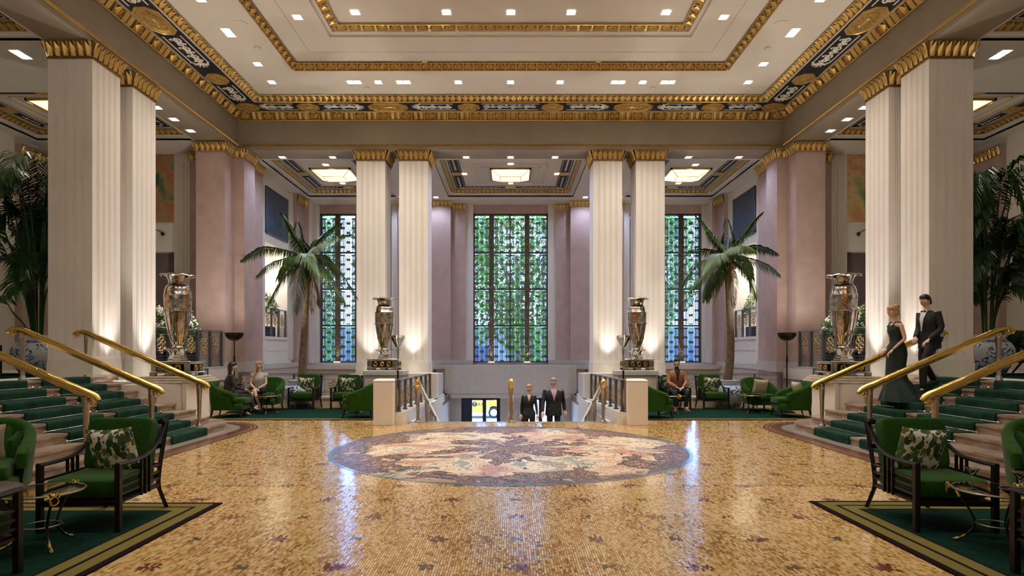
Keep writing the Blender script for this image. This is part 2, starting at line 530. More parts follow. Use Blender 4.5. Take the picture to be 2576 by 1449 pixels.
def painting(name, cols, scale, seed):
    g = G(name, .8)
    ob = g.vmath('ADD', g.tc.outputs['Object'], (seed, seed*2, seed*.7))
    w = g.vmath('ADD', ob, g.vmath('SCALE', g.noise(ob, scale*.8, 3, 0, .5, True), sc=1.1))
    a = g.noise(w, scale, 4)
    c = g.ramp(a, [(p, srgb(*q)) for p, q in cols])
    x, y, z = g.xyz(g.tc.outputs['Object'])
    g.col(c)
    return g.m
M['paintL'] = painting('figure_mural', [(.25, (40, 52, 44)), (.38, (90, 108, 92)), (.46, (168, 140, 96)), (.55, (172, 108, 80)), (.64, (176, 134, 92)), (.78, (70, 92, 96))], 1.1, 3.1)
M['paintR'] = painting('landscape_mural', [(.25, (62, 96, 76)), (.38, (140, 150, 104)), (.5, (206, 178, 122)), (.6, (196, 140, 104)), (.7, (214, 188, 134)), (.82, (110, 128, 88))], 1.3, 8.4)

# blue perforated grille backing
M['grilleblue'] = mat('grille_blue', srgb(104, 112, 128), .5, metal=.3)
M['grilledark'] = mat('grille_dark', srgb(30, 34, 44), .7)

# filigree on the wide mullions: relief with gilded highlights
g = G('filigree', .35, .8)
ob = g.tc.outputs['Object']
w = g.vmath('ADD', ob, g.vmath('SCALE', g.noise(ob, 12, 2, 0, .5, True), sc=.08))
e = g.voro(w, 26, 'DISTANCE_TO_EDGE')
f = g.ramp(e, [(.04, (1, 1, 1)), (.12, (0, 0, 0))])
g.col(g.mix(g.xyz(f)[0], srgb(44, 38, 34), srgb(172, 152, 124)))
g.bump(g.xyz(f)[0], .8, .01)
M['filigree'] = g.m

# urn silver with gilded relief zones
def urn_metal():
    g = G('urn_silver', .16, 1)
    ob = g.tc.outputs['Object']
    x, y, z = g.xyz(ob)
    ang = g.math('ARCTAN2', y, x)
    uv = g.comb(g.math('MULTIPLY', ang, .25), z, 0.0)
    stripe = g.math('GREATER_THAN', g.math('COSINE', g.math('MULTIPLY', g.math('ADD', ang, .35), 8.0)), .93)
    nz = g.noise(uv, 30, 3)
    fig = g.math('MULTIPLY', g.math('GREATER_THAN', g.math('COSINE', g.math('MULTIPLY', g.math('ADD', ang, .35), 4.0)), .72), g.math('GREATER_THAN', nz, .45))
    body = g.math('MULTIPLY', g.math('GREATER_THAN', z, 1.27), g.math('LESS_THAN', z, 1.75))
    low = g.math('MULTIPLY', g.math('GREATER_THAN', z, .70), g.math('LESS_THAN', z, 1.24))
    neck = g.math('GREATER_THAN', z, 1.80)
    gold = g.math('ADD', g.math('MULTIPLY', fig, body), g.math('MULTIPLY', stripe, g.math('ADD', low, neck)))
    gold = g.math('MINIMUM', gold, 1.0)
    rel = g.math('MULTIPLY', g.math('MULTIPLY', g.math('GREATER_THAN', z, 1.27), g.math('LESS_THAN', z, 1.50)), g.voro(uv, 45))
    silver = g.ramp(g.noise(ob, 9, 4), [(.3, srgb(120, 114, 108)), (.7, srgb(204, 200, 196))])
    g.col(g.mix(gold, silver, srgb(180, 120, 52)))
    g.bump(g.math('ADD', g.math('MULTIPLY', rel, 1.4), g.math('ADD', g.math('MULTIPLY', nz, g.math('MULTIPLY', body, .7)), g.math('MULTIPLY', g.noise(ob, 7, 2), .8))), .45, .012)
    return g.m
M['urn'] = urn_metal()
M['skin'] = mat('skin', (.74, .48, .37), .5, noise=.08, nscale=20)
M['skin2'] = mat('skin_deep', (.36, .18, .12), .5, noise=.08, nscale=20)
M['eye'] = mat('eye_dark', (.03, .02, .02), .3)
M['lip'] = mat('lips', (.40, .12, .09), .4)
M['eyewhite'] = mat('eye_white', (.7, .68, .64), .3)
M['blond'] = mat('blond_hair', (.50, .30, .12), .45, noise=.4, nscale=30, bump=.3, bscale=60)
M['darkhair'] = mat('dark_hair', (.018, .012, .012), .4, noise=.3, nscale=30)
M['greyhair'] = mat('grey_hair', (.30, .29, .28), .5, noise=.3, nscale=30)
M['blackcloth'] = mat('black_cloth', (.014, .014, .017), .7)
M['charcoal'] = mat('plum_suit', (.040, .028, .032), .8)
M['whitecloth'] = mat('white_cloth', (.74, .72, .70), .7)
M['greysilk'] = mat('grey_silk', (.50, .47, .46), .5)
M['tanwool'] = mat('tan_wool', (.36, .16, .085), .85, noise=.2, nscale=60)
M['pinkcloth'] = mat('pink_shirt', (.50, .30, .38), .7)
M['gown'] = mat('green_gown', (.012, .028, .022), .6, noise=.4, nscale=10)
M['brownshoe'] = mat('brown_leather_shoe', (.25, .09, .04), .35)
M['yellow'] = mat('taxi_yellow', srgb(240, 176, 30), .3, coat=.5)
M['road'] = mat('asphalt', (.30, .31, .33), .9)
M['facade'] = mat('street_facade', (.10, .11, .12), .7, noise=.2, nscale=1)
M['tyre'] = mat('tyre', (.02, .02, .02), .8)
M['winepale'] = mat('pale_drink', (.8, .85, .6), .03, trans=1, ior=1.34)
M['nut'] = mat('red_nuts', (.28, .05, .02), .5)
M['treeleaf'] = mat('street_tree_leaf', (.13, .32, .03), .8, noise=.5, spec=.1, nscale=3)
M['bark'] = mat('street_tree_bark', (.12, .10, .08), .9)

# =================================================================== STRUCTURE
HX, HY1, HY0 = 8.1, 18.3, -4.0     # hall half width, far edge, near edge
ZB = 7.57                          # underside of all beams
floor = struct('floor')
# near region carries real tesserae; the rest shows them in the material
NX, NY0, NY1 = 5.05, 3.4, 7.32
mb = MB()
def fl(x0, x1, y0, y1, z=0.0): mb.box(x0, x1, y0, y1, z-.25, z)
fl(-8.1, 8.1, HY0, NY0); fl(-8.1, -NX, NY0, NY1); fl(NX, 8.1, NY0, NY1); fl(-8.1, 8.1, NY1, 13.9)
fl(-8.1, -2.3, 13.9, 24.8); fl(2.3, 8.1, 13.9, 24.8)
mb.build('mosaic_field', M['mosaic'], floor)
mb = MB(); mb.box(-NX, NX, NY0, NY1, -.25, -.002); mb.build('grout_bed', M['grout'], floor)

def tiles():
    R = np.random.RandomState(3)
    pitch = .0199; gap = .0027
    xs = []; ys = []; ws = []; hs = []
    ncol = int(2*NX/pitch)
    for c in range(ncol):
        x = -NX + (c+.5)*pitch
        y0 = NY0
        L = R.choice([.021, .041, .062], size=200, p=[.3, .48, .22])
        e = y0 + np.cumsum(L)
        s_ = np.concatenate([[y0], e[:-1]])
        k = e < NY1+.01
        ym = (s_+e)/2
        vis = k & (np.abs(x) < ym*.86+.1) & (ym > 4.25)
        vis &= ~((x < -3.06) & (ym < 6.40)) & ~((x > 3.2) & (ym < 6.46))
        vis &= (x*x + (ym-10.2)**2 > 2.86**2)
        n = vis.sum()
        xs.append(np.full(n, x)); ys.append(ym[vis]); ws.append(np.full(n, (pitch-gap)/2)); hs.append(L[vis]/2-gap/2)
    x = np.concatenate(xs); y = np.concatenate(ys); w = np.concatenate(ws); h = np.concatenate(hs)
    n = len(x)
    b = .0012
    tz = R.normal(0, .00012, (n, 2))
    V = np.zeros((n, 8, 3), np.float32)
    sg = np.array([(-1,-1),(1,-1),(1,1),(-1,1)])
    for i, (a, c) in enumerate(sg):
        V[:, i, 0] = x + a*w; V[:, i, 1] = y + c*h; V[:, i, 2] = -.002
        V[:, 4+i, 0] = x + a*(w-b); V[:, 4+i, 1] = y + c*(h-b); V[:, 4+i, 2] = a*tz[:, 0] + c*tz[:, 1]
    q = np.array([(4,5,6,7),(0,1,5,4),(1,2,6,5),(2,3,7,6),(3,0,4,7)])
    Fc = (np.arange(n)[:, None, None]*8 + q[None]).reshape(-1)
    me = bpy.data.meshes.new('tessera')
    me.vertices.add(n*8); me.vertices.foreach_set('co', V.reshape(-1))
    me.loops.add(n*20); me.loops.foreach_set('vertex_index', Fc.astype(np.int32))
    me.polygons.add(n*5); me.polygons.foreach_set('loop_start', np.arange(0, n*20, 4, dtype=np.int32))
    me.update(calc_edges=True)
    r = R.rand(n) + .10*np.sin(x*3.1+y*2.3) + .06*np.sin(x*9-y*7)
    C = np.zeros((n, 4), np.float32); C[:, 3] = 1
    for lo, c in ((-9, TAN[4]), (.07, TAN[3]), (.22, TAN[1]), (.42, TAN[0]), (.72, TAN[2])):
        C[r >= lo, :3] = c
    red, ol = flower_py(x, y)
    rv = (.8+.4*R.rand(n))[:, None]
    C[red, :3] = (np.array(RED)*rv)[red]; C[ol, :3] = (np.array(OLIVE)*rv)[ol]
    me.polygons.foreach_set('use_smooth', [False]*len(me.polygons))
    a = me.attributes.new('tone', 'FLOAT_COLOR', 'FACE')
    a.data.foreach_set('color', np.repeat(C, 5, axis=0).reshape(-1))
    me.materials.append(M['tile'])
    o = bpy.data.objects.new('tesserae', me); COL.objects.link(o); o.parent = floor; o['kind'] = 'stuff'
    return n
tiles()

# medallion
mb = MB(); n = 128
mb.rings([[(2.85*cos(2*pi*k/n), 2.85*sin(2*pi*k/n), z) for k in range(n)] for z in (-.0, .002)])
mb.build('round_medallion', M['medallion'], floor, loc=(0, 10.2, 0))
mb = MB()
for k in range(n):
    a, b = 2*pi*k/n, 2*pi*(k+1)/n
    q = [(r*cos(t), r*sin(t)) for r, t in ((2.85, a), (2.9, a), (2.9, b), (2.85, b))]
    mb.af([mb.av((*p, .003)) for p in q])
mb.build('medallion_border', M['bluering'], floor, loc=(0, 10.2, 0))

# ---- stair outlines
XR, RUN, RISE = 5.78, .317, .1375
def outline(off, sx, yfar=12.3, ynear=7.9, ax=None, ry=1.05, xback=6.7, n=14):
    """open curve from far-back to near-back, at distance off hall-wards of the first riser"""
    xe = XR - off; a = max(xback - xe, .05); b = max(ry + off, .1)
    pts = []
    for k in range(n+1):
        t = pi/2*(1-k/n)
        pts.append((-(xback - a*cos(t)), yfar + b*sin(t)))
    for k in range(n+1):
        t = pi/2*k/n
        pts.append((-(xback - a*cos(t)), ynear - b*sin(t)))
    return [(x*-sx, y) for x, y in pts]
def band2(mb, o0, o1, sx, z):
    a = outline(o0, sx); b = outline(o1, sx)
    for k in range(len(a)-1):
        q = [(*a[k], z), (*a[k+1], z), (*b[k+1], z), (*b[k], z)]
        if sx > 0: q = q[::-1]
        mb.quad(*q)
for sx in (-1, 1):
    m1 = MB(); band2(m1, -.02, .25, sx, .004); m1.build('stair_kerb', M['kerb'], floor)
    m1 = MB(); band2(m1, .25, .61, sx, .003); m1.build('plum_border', M['plum'], floor)
    m1 = MB(); band2(m1, .46, .475, sx, .0045); band2(m1, .53, .545, sx, .0045); m1.build('ochre_lines', M['ochreline'], floor)
# pale sill strip at the head of the descending stairs
mb = MB(); mb.box(-2.3, 2.3, 13.75, 13.95, -.05, .004); mb.build('stair_sill', M['kerb'], floor)

# gallery floors
mb = MB()
GZ = 1.10
for s in (-1, 1):
    mb.box(s*8.05, s*14.2, HY0, 19.0, GZ-.3, GZ)
mb.build('gallery_floor', M['whitestone'], floor)
mb = MB(); mb.box(-60, 60, 25.4, 90, -2.8, -2.44)
road = mb.build('road', M['road']); road['kind'] = 'structure'
mb = MB(); mb.box(-8.2, 8.2, 18.6, 26.0, -2.8, -2.44); mb.build('vestibule_floor', M['whitestone'], floor)

# ---- hall fascia + ceilings
ceiling = struct('ceiling')
def rect(s, z, x=HX, y0=HY0, y1=HY1):
    return [(-x+s, y1-s, z), (x-s, y1-s, z), (x-s, y0+s, z), (-x+s, y0+s, z)]
def ringband(mb, s0, z0, s1, z1, **k):
    a = rect(s0, z0, **k); b = rect(s1, z1, **k)
    for i in range(4):
        j = (i+1) % 4
        mb.quad(a[i], b[i], b[j], a[j])
mb = MB(); ringband(mb, .86, 8.675, .97, 8.80); ringband(mb, .97, 8.8, 2.54, 8.8); ringband(mb, 2.54, 8.8, 2.56, 8.95)
ringband(mb, 2.56, 8.95, 3.87, 8.95)
mb.build('main_ceiling', M['ceil'], ceiling)
mb = MB()
for a, b in zip([(3.87, 8.95), (3.84, 8.97), (3.88, 9.0), (3.95, 9.03), (3.95, 9.08), (3.93, 9.085)], [(3.84, 8.97), (3.88, 9.0), (3.95, 9.03), (3.95, 9.08), (3.93, 9.085), (4.14, 9.15)]):
    ringband(mb, a[0], a[1], b[0], b[1])
mb.build('cove_moulding', M['ceil'], ceiling)
mb = MB(); r = rect(4.10, 9.15); mb.quad(r[0], r[3], r[2], r[1]); mb.build('centre_ceiling', M['ceil'], ceiling)
mb = MB(); ringband(mb, 3.145, 8.9475, 3.16, 8.9475); mb.build('shadow_line', M['grey'], ceiling)
mb = MB(); ringband(mb, .12, 8.655, .2, 8.655); ringband(mb, .82, 8.66, .9, 8.66); mb.build('plaster_fillet', M['cream'], ceiling)
mb = MB(); ringband(mb, .2, 8.655, .82, 8.66); mb.build('black_frieze', M['black'], ceiling)
mb = MB(); mb.box(-15, 15, HY0-.6, 25.6, 9.3, 9.6); mb.build('roof_slab', M['grey'], ceiling)

fascia = struct('trim_1')
mb = MB()
TB = .85
# solid beams around the hall (between hall and galleries / alcove)
for s in (-1, 1):
    mb.box(s*HX, s*(HX+TB), HY0, HY1+TB, ZB, 9.3)
mb.box(-HX, HX, HY1, HY1+TB, ZB, 9.3)
mb.box(-HX-TB, HX+TB, HY0-.4, HY0, ZB, 9.3)
mb.build('beam', M['beam'], fascia)

# ---- gilded relief bands: each unit is carved geometry
def shell_unit(mb, O, U, V, N, L, H, D, kind):
    """O origin, U along (unit), V across (unit), N outwards (unit); L length, H height, D relief"""
    def p(u, v, w): return O + U*(u*L) + V*(v*H) + N*(w*D)
    if kind == 'shell':
        c = p(.5, .05, .3)
        ks = 5
        for k in range(ks):
            a0 = pi*(1-k/ks); a1 = pi*(1-(k+1)/ks); am = (a0+a1)/2
            q0 = p(.5+.42*cos(a0), .05+.85*sin(a0), 0); q1 = p(.5+.42*cos(a1), .05+.85*sin(a1), 0)
            t = p(.5+.40*cos(am), .05+.95*sin(am), 1)
            mb.af([mb.av(c), mb.av(q0), mb.av(t)]); mb.af([mb.av(c), mb.av(t), mb.av(q1)])
        for k in range(2):
            u = .02 + k*.90
            mb.quad(p(u, 0, .8), p(u+.06, 0, .8), p(u+.06, 1, .8), p(u, 1, .8))
    elif kind == 'leaf':
        for (u0, u1, h) in ((.04, .96, 1.0),):
            b0 = p(.2, 0, .1); b1 = p(.8, 0, .1); m0 = p(u0, .55, .3); m1 = p(u1, .55, .3); t = p(.5, h, 1.3)
            s0 = p(.5, 0, .9); s1 = p(.5, .55, 1.0)
            mb.quad(b0, s0, s1, m0); mb.quad(s0, b1, m1, s1)
            mb.af([mb.av(m0), mb.av(s1), mb.av(t)]); mb.af([mb.av(s1), mb.av(m1), mb.av(t)])
        for u in (0.0, 1.0):
            mb.af([mb.av(p(u-.22, 1, .9)), mb.av(p(u, .25, .2)), mb.av(p(u, 1, 1.5))])
            mb.af([mb.av(p(u, .25, .2)), mb.av(p(u+.22, 1, .9)), mb.av(p(u, 1, 1.5))])
    else:  # rib
        for k in range(2):
            u = k*.5
            mb.quad(p(u+.04, 0, .1), p(u+.22, .1, 1), p(u+.22, .95, 1), p(u+.04, 1, .1))
            mb.quad(p(u+.22, .1, 1), p(u+.42, 0, .1), p(u+.42, 1, .1), p(u+.22, .95, 1))
def relief(name, parent, p0, p1, V, N, H, L, D, kind, material=None, back=True, alt=None):
    p0, p1, V, N = Vector(p0), Vector(p1), Vector(V).normalized(), Vector(N).normalized()
    U = p1-p0; T = U.length; U.normalize(); n = max(1, round(T/L)); l = T/n
    mb = MB()
    flip = U.cross(V).dot(N) < 0
    if flip: p0, U = p1, -U
    for k in range(n):
        kk = alt if (alt and k % 2) else kind
        shell_unit(mb, p0+U*(k*l), U, V, N, l, H, D, kk)
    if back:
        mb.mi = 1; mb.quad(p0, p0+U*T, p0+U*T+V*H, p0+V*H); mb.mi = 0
    for v0, v1 in ((-.06, .03), (.97, 1.06)):
        a = V*(v0*H); b = V*(v1*H)
        q = [p0+a, p0+U*T+a, p0+U*T+b, p0+b]; w = [x+N*(D*1.1) for x in q]
        i = [mb.av(x) for x in q+w]
        for f in ((4,5,6,7), (0,1,5,4), (2,3,7,6)): mb.af([i[x] for x in f])
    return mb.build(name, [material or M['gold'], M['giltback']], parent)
def ring_relief(name, parent, s0, z0, s1, z1, L, D, kind, alt=None, sides=(0, 1, 3), back=True, **k):
    a = rect(s0, z0, **k); b = rect(s1, z1, **k)
    for i in sides:
        j = (i+1) % 4
        A, B = Vector(a[i]), Vector(a[j]); C = Vector(b[i]); Dv = Vector(b[j])
        H = sqrt((s1-s0)**2 + (z1-z0)**2)
        inw = [Vector((0,-1,0)), Vector((-1,0,0)), Vector((0,1,0)), Vector((1,0,0))][i]
        V = (inw*(s1-s0) + Vector((0,0,1))*(z1-z0)).normalized()
        N = (inw*(z1-z0) - Vector((0,0,1))*(s1-s0)).normalized()
        mid = (s1-s0)
        U = (B-A).normalized()
        relief(name, parent, A+U*mid*.5, B-U*mid*.5, V, N, H, L, D, kind, alt=alt, back=back)
ring_relief('gilded_shell_cornice', ceiling, .0, 8.47, .13, 8.66, .34, .055, 'shell', alt='rib')
ring_relief('gilded_leaf_cornice', ceiling, .86, 8.665, 1.0, 8.80, .17, .045, 'leaf')
ring_relief('gilded_fan_band', ceiling, 2.52, 8.79, 2.63, 8.93, .27, .04, 'shell')
ring_relief('gilded_fan_band', ceiling, 3.93, 9.07, 4.12, 9.13, .31, .04, 'shell')
# bead line under the fascia
for i in (0, 1, 3):
    a = rect(0, 7.68); A, B = Vector(a[i]), Vector(a[(i+1) % 4])
    inw = [Vector((0,-1,0)), Vector((-1,0,0)), 0, Vector((1,0,0))][i]
    relief('gilded_bead_line', fascia, A+inw*.004, B+inw*.004, (0,0,1), inw, .05, .055, .018, 'rib')

# ---- black frieze ornaments
def octagon(lx, ly, c=.3):
    k = min(lx, ly)*c*2
    kx = min(lx*.32, .2); ky = ly*.30
    return [(-lx/2+kx, -ly/2), (lx/2-kx, -ly/2), (lx/2, -ly/2+ky), (lx/2, ly/2-ky), (lx/2-kx, ly/2), (-lx/2+kx, ly/2), (-lx/2, ly/2-ky), (-lx/2, -ly/2+ky)]
def medallion_mesh(lx, ly, seed):
    mb = MB(); o = octagon(lx, ly); R = random.Random(seed)
    mb.rings([[(x*f, y*f, z) for x, y in o] for f, z in ((1, 0), (1, -.03), (.93, -.035), (.90, -.022))])
    mb.tube([(x*.86, y*.86, -.026) for x, y in o+[o[0]]], .006, 5)
    for q in range(16):
        t = 2*pi*q/16
        cx, cy = cos(t)*lx*.30, sin(t)*ly*.28
        r = R.uniform(.03, .055)
        pts = [(cx+r*(1-k/9)*cos(t*3+k*.8), cy+r*(1-k/9)*sin(t*3+k*.8), -.03) for k in range(9)]
        mb.tube(pts, .008, 5)
    if lx > .8:
        mb.ellip((.02, 0, -.03), (.17, .06, .022), 10, 6); mb.ellip((.19, .04, -.03), (.05, .04, .02), 8, 5)
        for dx in (-.13, -.02, .08): mb.tube([(dx, 0, -.03), (dx+.04, -.09, -.03), (dx-.01, -.14, -.03)], .012, 5)
        mb.tube([(-.15, .02, -.03), (-.24, .08, -.03), (-.30, .02, -.03)], .014, 5)
    else:
        for k in range(8):
            t = 2*pi*k/8
            mb.ellip((cos(t)*.09, sin(t)*.07, -.028), (.035, .022, .012), 6, 4)
        mb.ellip((0, 0, -.03), (.04, .035, .02), 8, 5)
    return mb.mesh('medallion', M['gold'], True)
def strip(mb, pts, w, z=-.012):
    """flat raised strip; pts 2d, w list/const"""
    n = len(pts)
    if not hasattr(w, '__len__'): w = [w]*n
    L, R_ = [], []
    for i in range(n):
        a = Vector(pts[max(i-1, 0)]); b = Vector(pts[min(i+1, n-1)]); t = b-a
        if t.length < 1e-9: t = Vector((1, 0))
        t.normalize(); nn = Vector((-t.y, t.x))
        p = Vector(pts[i]); L.append(p+nn*w[i]/2); R_.append(p-nn*w[i]/2)
    for i in range(n-1):
        a, b, c, d = R_[i], R_[i+1], L[i+1], L[i]
        mb.quad((*a, z), (*d, z), (*c, z), (*b, z))
        mb.quad((*a, z), (*b, z), (*b, 0), (*a, 0)); mb.quad((*c, z), (*d, z), (*d, 0), (*c, 0))
def scroll_mesh(L, W, seed, one=False):
    """arabesque of C-scrolls between two edge bars, length L, width W"""
    mb = MB(); R = random.Random(seed); h = W*.40
    if one: strip(mb, [(-L/2, h), (L*.22, h), (L*.30, h*.55)], .028); strip(mb, [(-L/2-.04, -h), (L*.22, -h), (L*.30, -h*.55)], .028)
    else: strip(mb, [(-L/2+.04, h), (L/2-.04, h)], .028); strip(mb, [(-L/2+.04, -h), (L/2-.04, -h)], .028)
    end = L*.22 if one else L/2-.12
    nsc = max(3, int((end+L/2)/.20))
    x = -L/2+.06; step = (end+L/2-.06)/nsc
    for k in range(nsc):
        cx = x + step*(k+.5); sg = 1 if k % 2 else -1
        r0 = min(step*.62, h*.62)
        pts = [(cx + r0*(1-q/14)*cos(sg*(q*.48)+pi*(k % 2)), sg*.02 + r0*.85*(1-q/14)*sin(sg*(q*.48)+pi*(k % 2))) for q in range(13)]
        strip(mb, pts, [.05-.0024*q for q in range(13)])
        bx, by = pts[-1]
        strip(mb, [(bx+.045*cos(t), by+.02*sin(t)) for t in (0, pi)], .055)
        strip(mb, [(cx-step*.3, -sg*h*.25), (cx, -sg*h*.62), (cx+step*.25, -sg*h*.45)], [.02, .06, .015])
        strip(mb, [(cx-step*.5, sg*.03), (cx, -sg*.05), (cx+step*.5, -sg*.03)], .034)
    if one:
        for a in range(-3, 4):
            t = a*.38
            pts = [(L*.22+.02+q*.06*cos(t*q/3), q*.045*sin(t)*1.3) for q in range(5)]
            strip(mb, pts, [.05, .045, .04, .035, .02])
            e = pts[-1]
            strip(mb, [(e[0]+.025*cos(u*.9), e[1]+.025*sin(u*.9)) for u in range(5)], .02)
        strip(mb, [(L*.2, -h*.5), (L*.2, h*.5)], .05)
    return mb.mesh('scroll', M['scroll'])
fc = .51   # centre line of the black band
medL, medS = medallion_mesh(1.12, .56, 1), medallion_mesh(.62, .54, 2)
for k, (x, big) in enumerate(((-7.59, 0), (-5.84, 0), (-3.54, 1), (-1.21, 0), (1.21, 0), (3.54, 1), (5.84, 0), (7.59, 0))):
    inst(medL if big else medS, 'medallion', (x, HY1-fc, 8.655), (0, 0, 0), ceiling)
s1, s2, s3 = scroll_mesh(1.04, .52, 1, True), scroll_mesh(1.28, .52, 2, True), scroll_mesh(1.72, .52, 3)
for me, x, rz in ((s1, -6.74, pi), (s2, -4.80, 0), (s2, -2.28, pi), (s3, 0, 0), (s2, 2.28, 0), (s2, 4.80, pi), (s1, 6.74, 0)):
    inst(me, 'scroll', (x, HY1-fc, 8.655), (0, 0, rz), ceiling)
s4 = scroll_mesh(1.70, .52, 5, True)
for sx in (-1, 1):
    x = sx*(HX-fc)
    for y, big in ((15.95, 0), (13.15, 1), (10.4, 0), (7.6, 1)):
        inst(medL if big else medS, 'medallion', (x, y, 8.655), (0, 0, pi/2), ceiling)
    inst(s1, 'scroll', (x, 16.90, 8.655), (0, 0, pi/2), ceiling)
    inst(s4, 'scroll', (x, 14.65, 8.655), (0, 0, -pi/2+pi), ceiling, (1, 1, 1))
    inst(s4, 'scroll', (x, 11.7, 8.655), (0, 0, -pi/2), ceiling)
    inst(s4, 'scroll', (x, 9.05, 8.655), (0, 0, pi/2), ceiling)

# ---- coffered bays of galleries and alcove
def bay(x0, x1, y0, y1, fr, lantern=None, relx=True):
    """opening in the beam grid: mouldings rise to z=7.75, then a black band and a plain field"""
    cx, cy = (x0+x1)/2, (y0+y1)/2
    bc = struct('ceiling_bay')
    def rb(mb, s0, z0, s1, z1):
        A = [(x0+s0, y1-s0, z0), (x1-s0, y1-s0, z0), (x1-s0, y0+s0, z0), (x0+s0, y0+s0, z0)]
        B = [(x0+s1, y1-s1, z1), (x1-s1, y1-s1, z1), (x1-s1, y0+s1, z1), (x0+s1, y0+s1, z1)]
        for i in range(4):
            j = (i+1) % 4; mb.quad(A[i], B[i], B[j], A[j])
    mb = MB()
    prof = [(0, ZB), (0, ZB+.05), (.07, ZB+.055), (.07, ZB+.10), (.13, ZB+.105), (.13, ZB+.13)]
    for a, b in zip(prof, prof[1:]): rb(mb, *a, *b)
    rb(mb, .30, 7.80, fr, 7.80)
    rb(mb, fr+.40, 7.80, fr+.40+.001, 7.80)
    mb.build('stepped_moulding', M['cream'], bc)
    mb = MB(); rb(mb, fr, 7.80, fr+.38, 7.80); mb.build('black_band', M['black'], bc)
    mb = MB(); e = fr+.38
    q = [(x0+e, y1-e, 7.80), (x0+e, y0+e, 7.80), (x1-e, y0+e, 7.80), (x1-e, y1-e, 7.80)]
    mb.quad(*q)
    # shallow nested steps around the lantern
    for ex, ey, t in ((1.25, 1.15, .03), (1.0, .85, .03)):
        X0, X1, Y0, Y1 = cx-ex, cx+ex, cy-ey, cy+ey
        if X0 < x0+e: continue
        z = 7.80
        for (a0, a1, b0, b1) in ((X0, X1, Y0, Y0+.03), (X0, X1, Y1-.03, Y1), (X0, X0+.03, Y0, Y1), (X1-.03, X1, Y0, Y1)):
            mb.box(a0, a1, b0, b1, z-t, z)
    mb.build('field', M['ceil'], bc)
    # gilded moulding, all four sides
    H = sqrt(.17**2+.09**2)
    for (A, B, inw) in (((x0, y1), (x1, y1), (0,-1,0)), ((x0, y0), (x0, y1), (1,0,0)), ((x1, y0), (x1, y1), (-1,0,0)), ((x0, y0), (x1, y0), (0,1,0))):
        inw = Vector(inw); U = (Vector((*B, 0))-Vector((*A, 0))).normalized()
        p0 = Vector((*A, ZB+.13)) + inw*.13 + U*.2; p1 = Vector((*B, ZB+.13)) + inw*.13 - U*.2
        V = (inw*.17+Vector((0,0,.10))).normalized(); N = (inw*.10-Vector((0,0,.17))).normalized()
        relief('gilded_moulding', bc, p0, p1, V, N, .19, .16, .022, 'leaf')
    # white lines, beads and discs on the band
    mb = MB()
    for s in (fr+.05, fr+.33):
        for (a0, a1, b0, b1) in ((x0+s, x1-s, y1-s-.012, y1-s), (x0+s, x1-s, y0+s, y0+s+.012), (x0+s, x0+s+.012, y0+s, y1-s), (x1-s-.012, x1-s, y0+s, y1-s)):
            mb.box(a0, a1, b0, b1, 7.785, 7.799)
    mid = fr+.19
    def beads(ax, a0, a1, c):
        n = max(2, int((a1-a0)/.10))
        for k in range(n+1):
            t = a0+(a1-a0)*k/n
            x, y = (t, c) if ax else (c, t)
            w = .032 if k % 2 else .02
            mb.box(x-w, x+w, y-w, y+w, 7.782, 7.799)
    beads(1, x0+mid, cx-.45, y1-mid); beads(1, cx+.45, x1-mid, y1-mid)
    beads(0, y0+mid, cy-.45, x0+mid); beads(0, cy+.45, y1-mid, x0+mid)
    beads(0, y0+mid, cy-.45, x1-mid); beads(0, cy+.45, y1-mid, x1-mid)
    mb.build('beaded_lines', M['scroll'], bc)
    for (x, y) in ((cx, y1-mid), (x0+mid, cy), (x1-mid, cy), (cx, y0+mid)):
        m2 = MB(); m2.lathe([(.2, 0), (.2, -.02), (.15, -.03), (.13, -.018), (0, -.018)][::-1], 20)
        m2.build('disc', M['gold'], bc, True, (x, y, 7.8))
    return bc

def lantern(x, y, label, w=1.30, d=1.35):
    t = thing('ceiling_lantern', label, 'ceiling light', (x, y, 7.80), group='square ceiling lanterns')
    mb = MB(); w2, d2 = w/2, d/2
    for (a, b) in ((-w2-.05, -w2), (w2, w2+.05)): mb.box(a, b, -d2-.05, d2+.05, -.06, 0)
    for (a, b) in ((-d2-.05, -d2), (d2, d2+.05)): mb.box(-w2-.05, w2+.05, a, b, -.06, 0)
    i = [(-w2, -d2), (w2, -d2), (w2, d2), (-w2, d2)]; j = [(a*.55, b*.48) for a, b in i]
    for k in range(4):
        mb.bar((*i[k], -.05), (*j[k], -.19), .018)
        mb.bar((*j[k], -.19), (*j[(k+1) % 4], -.19), .018)
    mb.build('frame', M['brass'], t)
    for k in range(4):
        m = MB(); a, b, c, e = (*i[k], -.05), (*i[(k+1) % 4], -.05), (*j[(k+1) % 4], -.19), (*j[k], -.19)
        m.quad(a, e, c, b); m.build('glass_panel', M['shade'], t)
    m = MB(); m.quad(*[(*q, -.19) for q in j][::-1]); m.build('glass_panel', M['shade'], t)
    return t
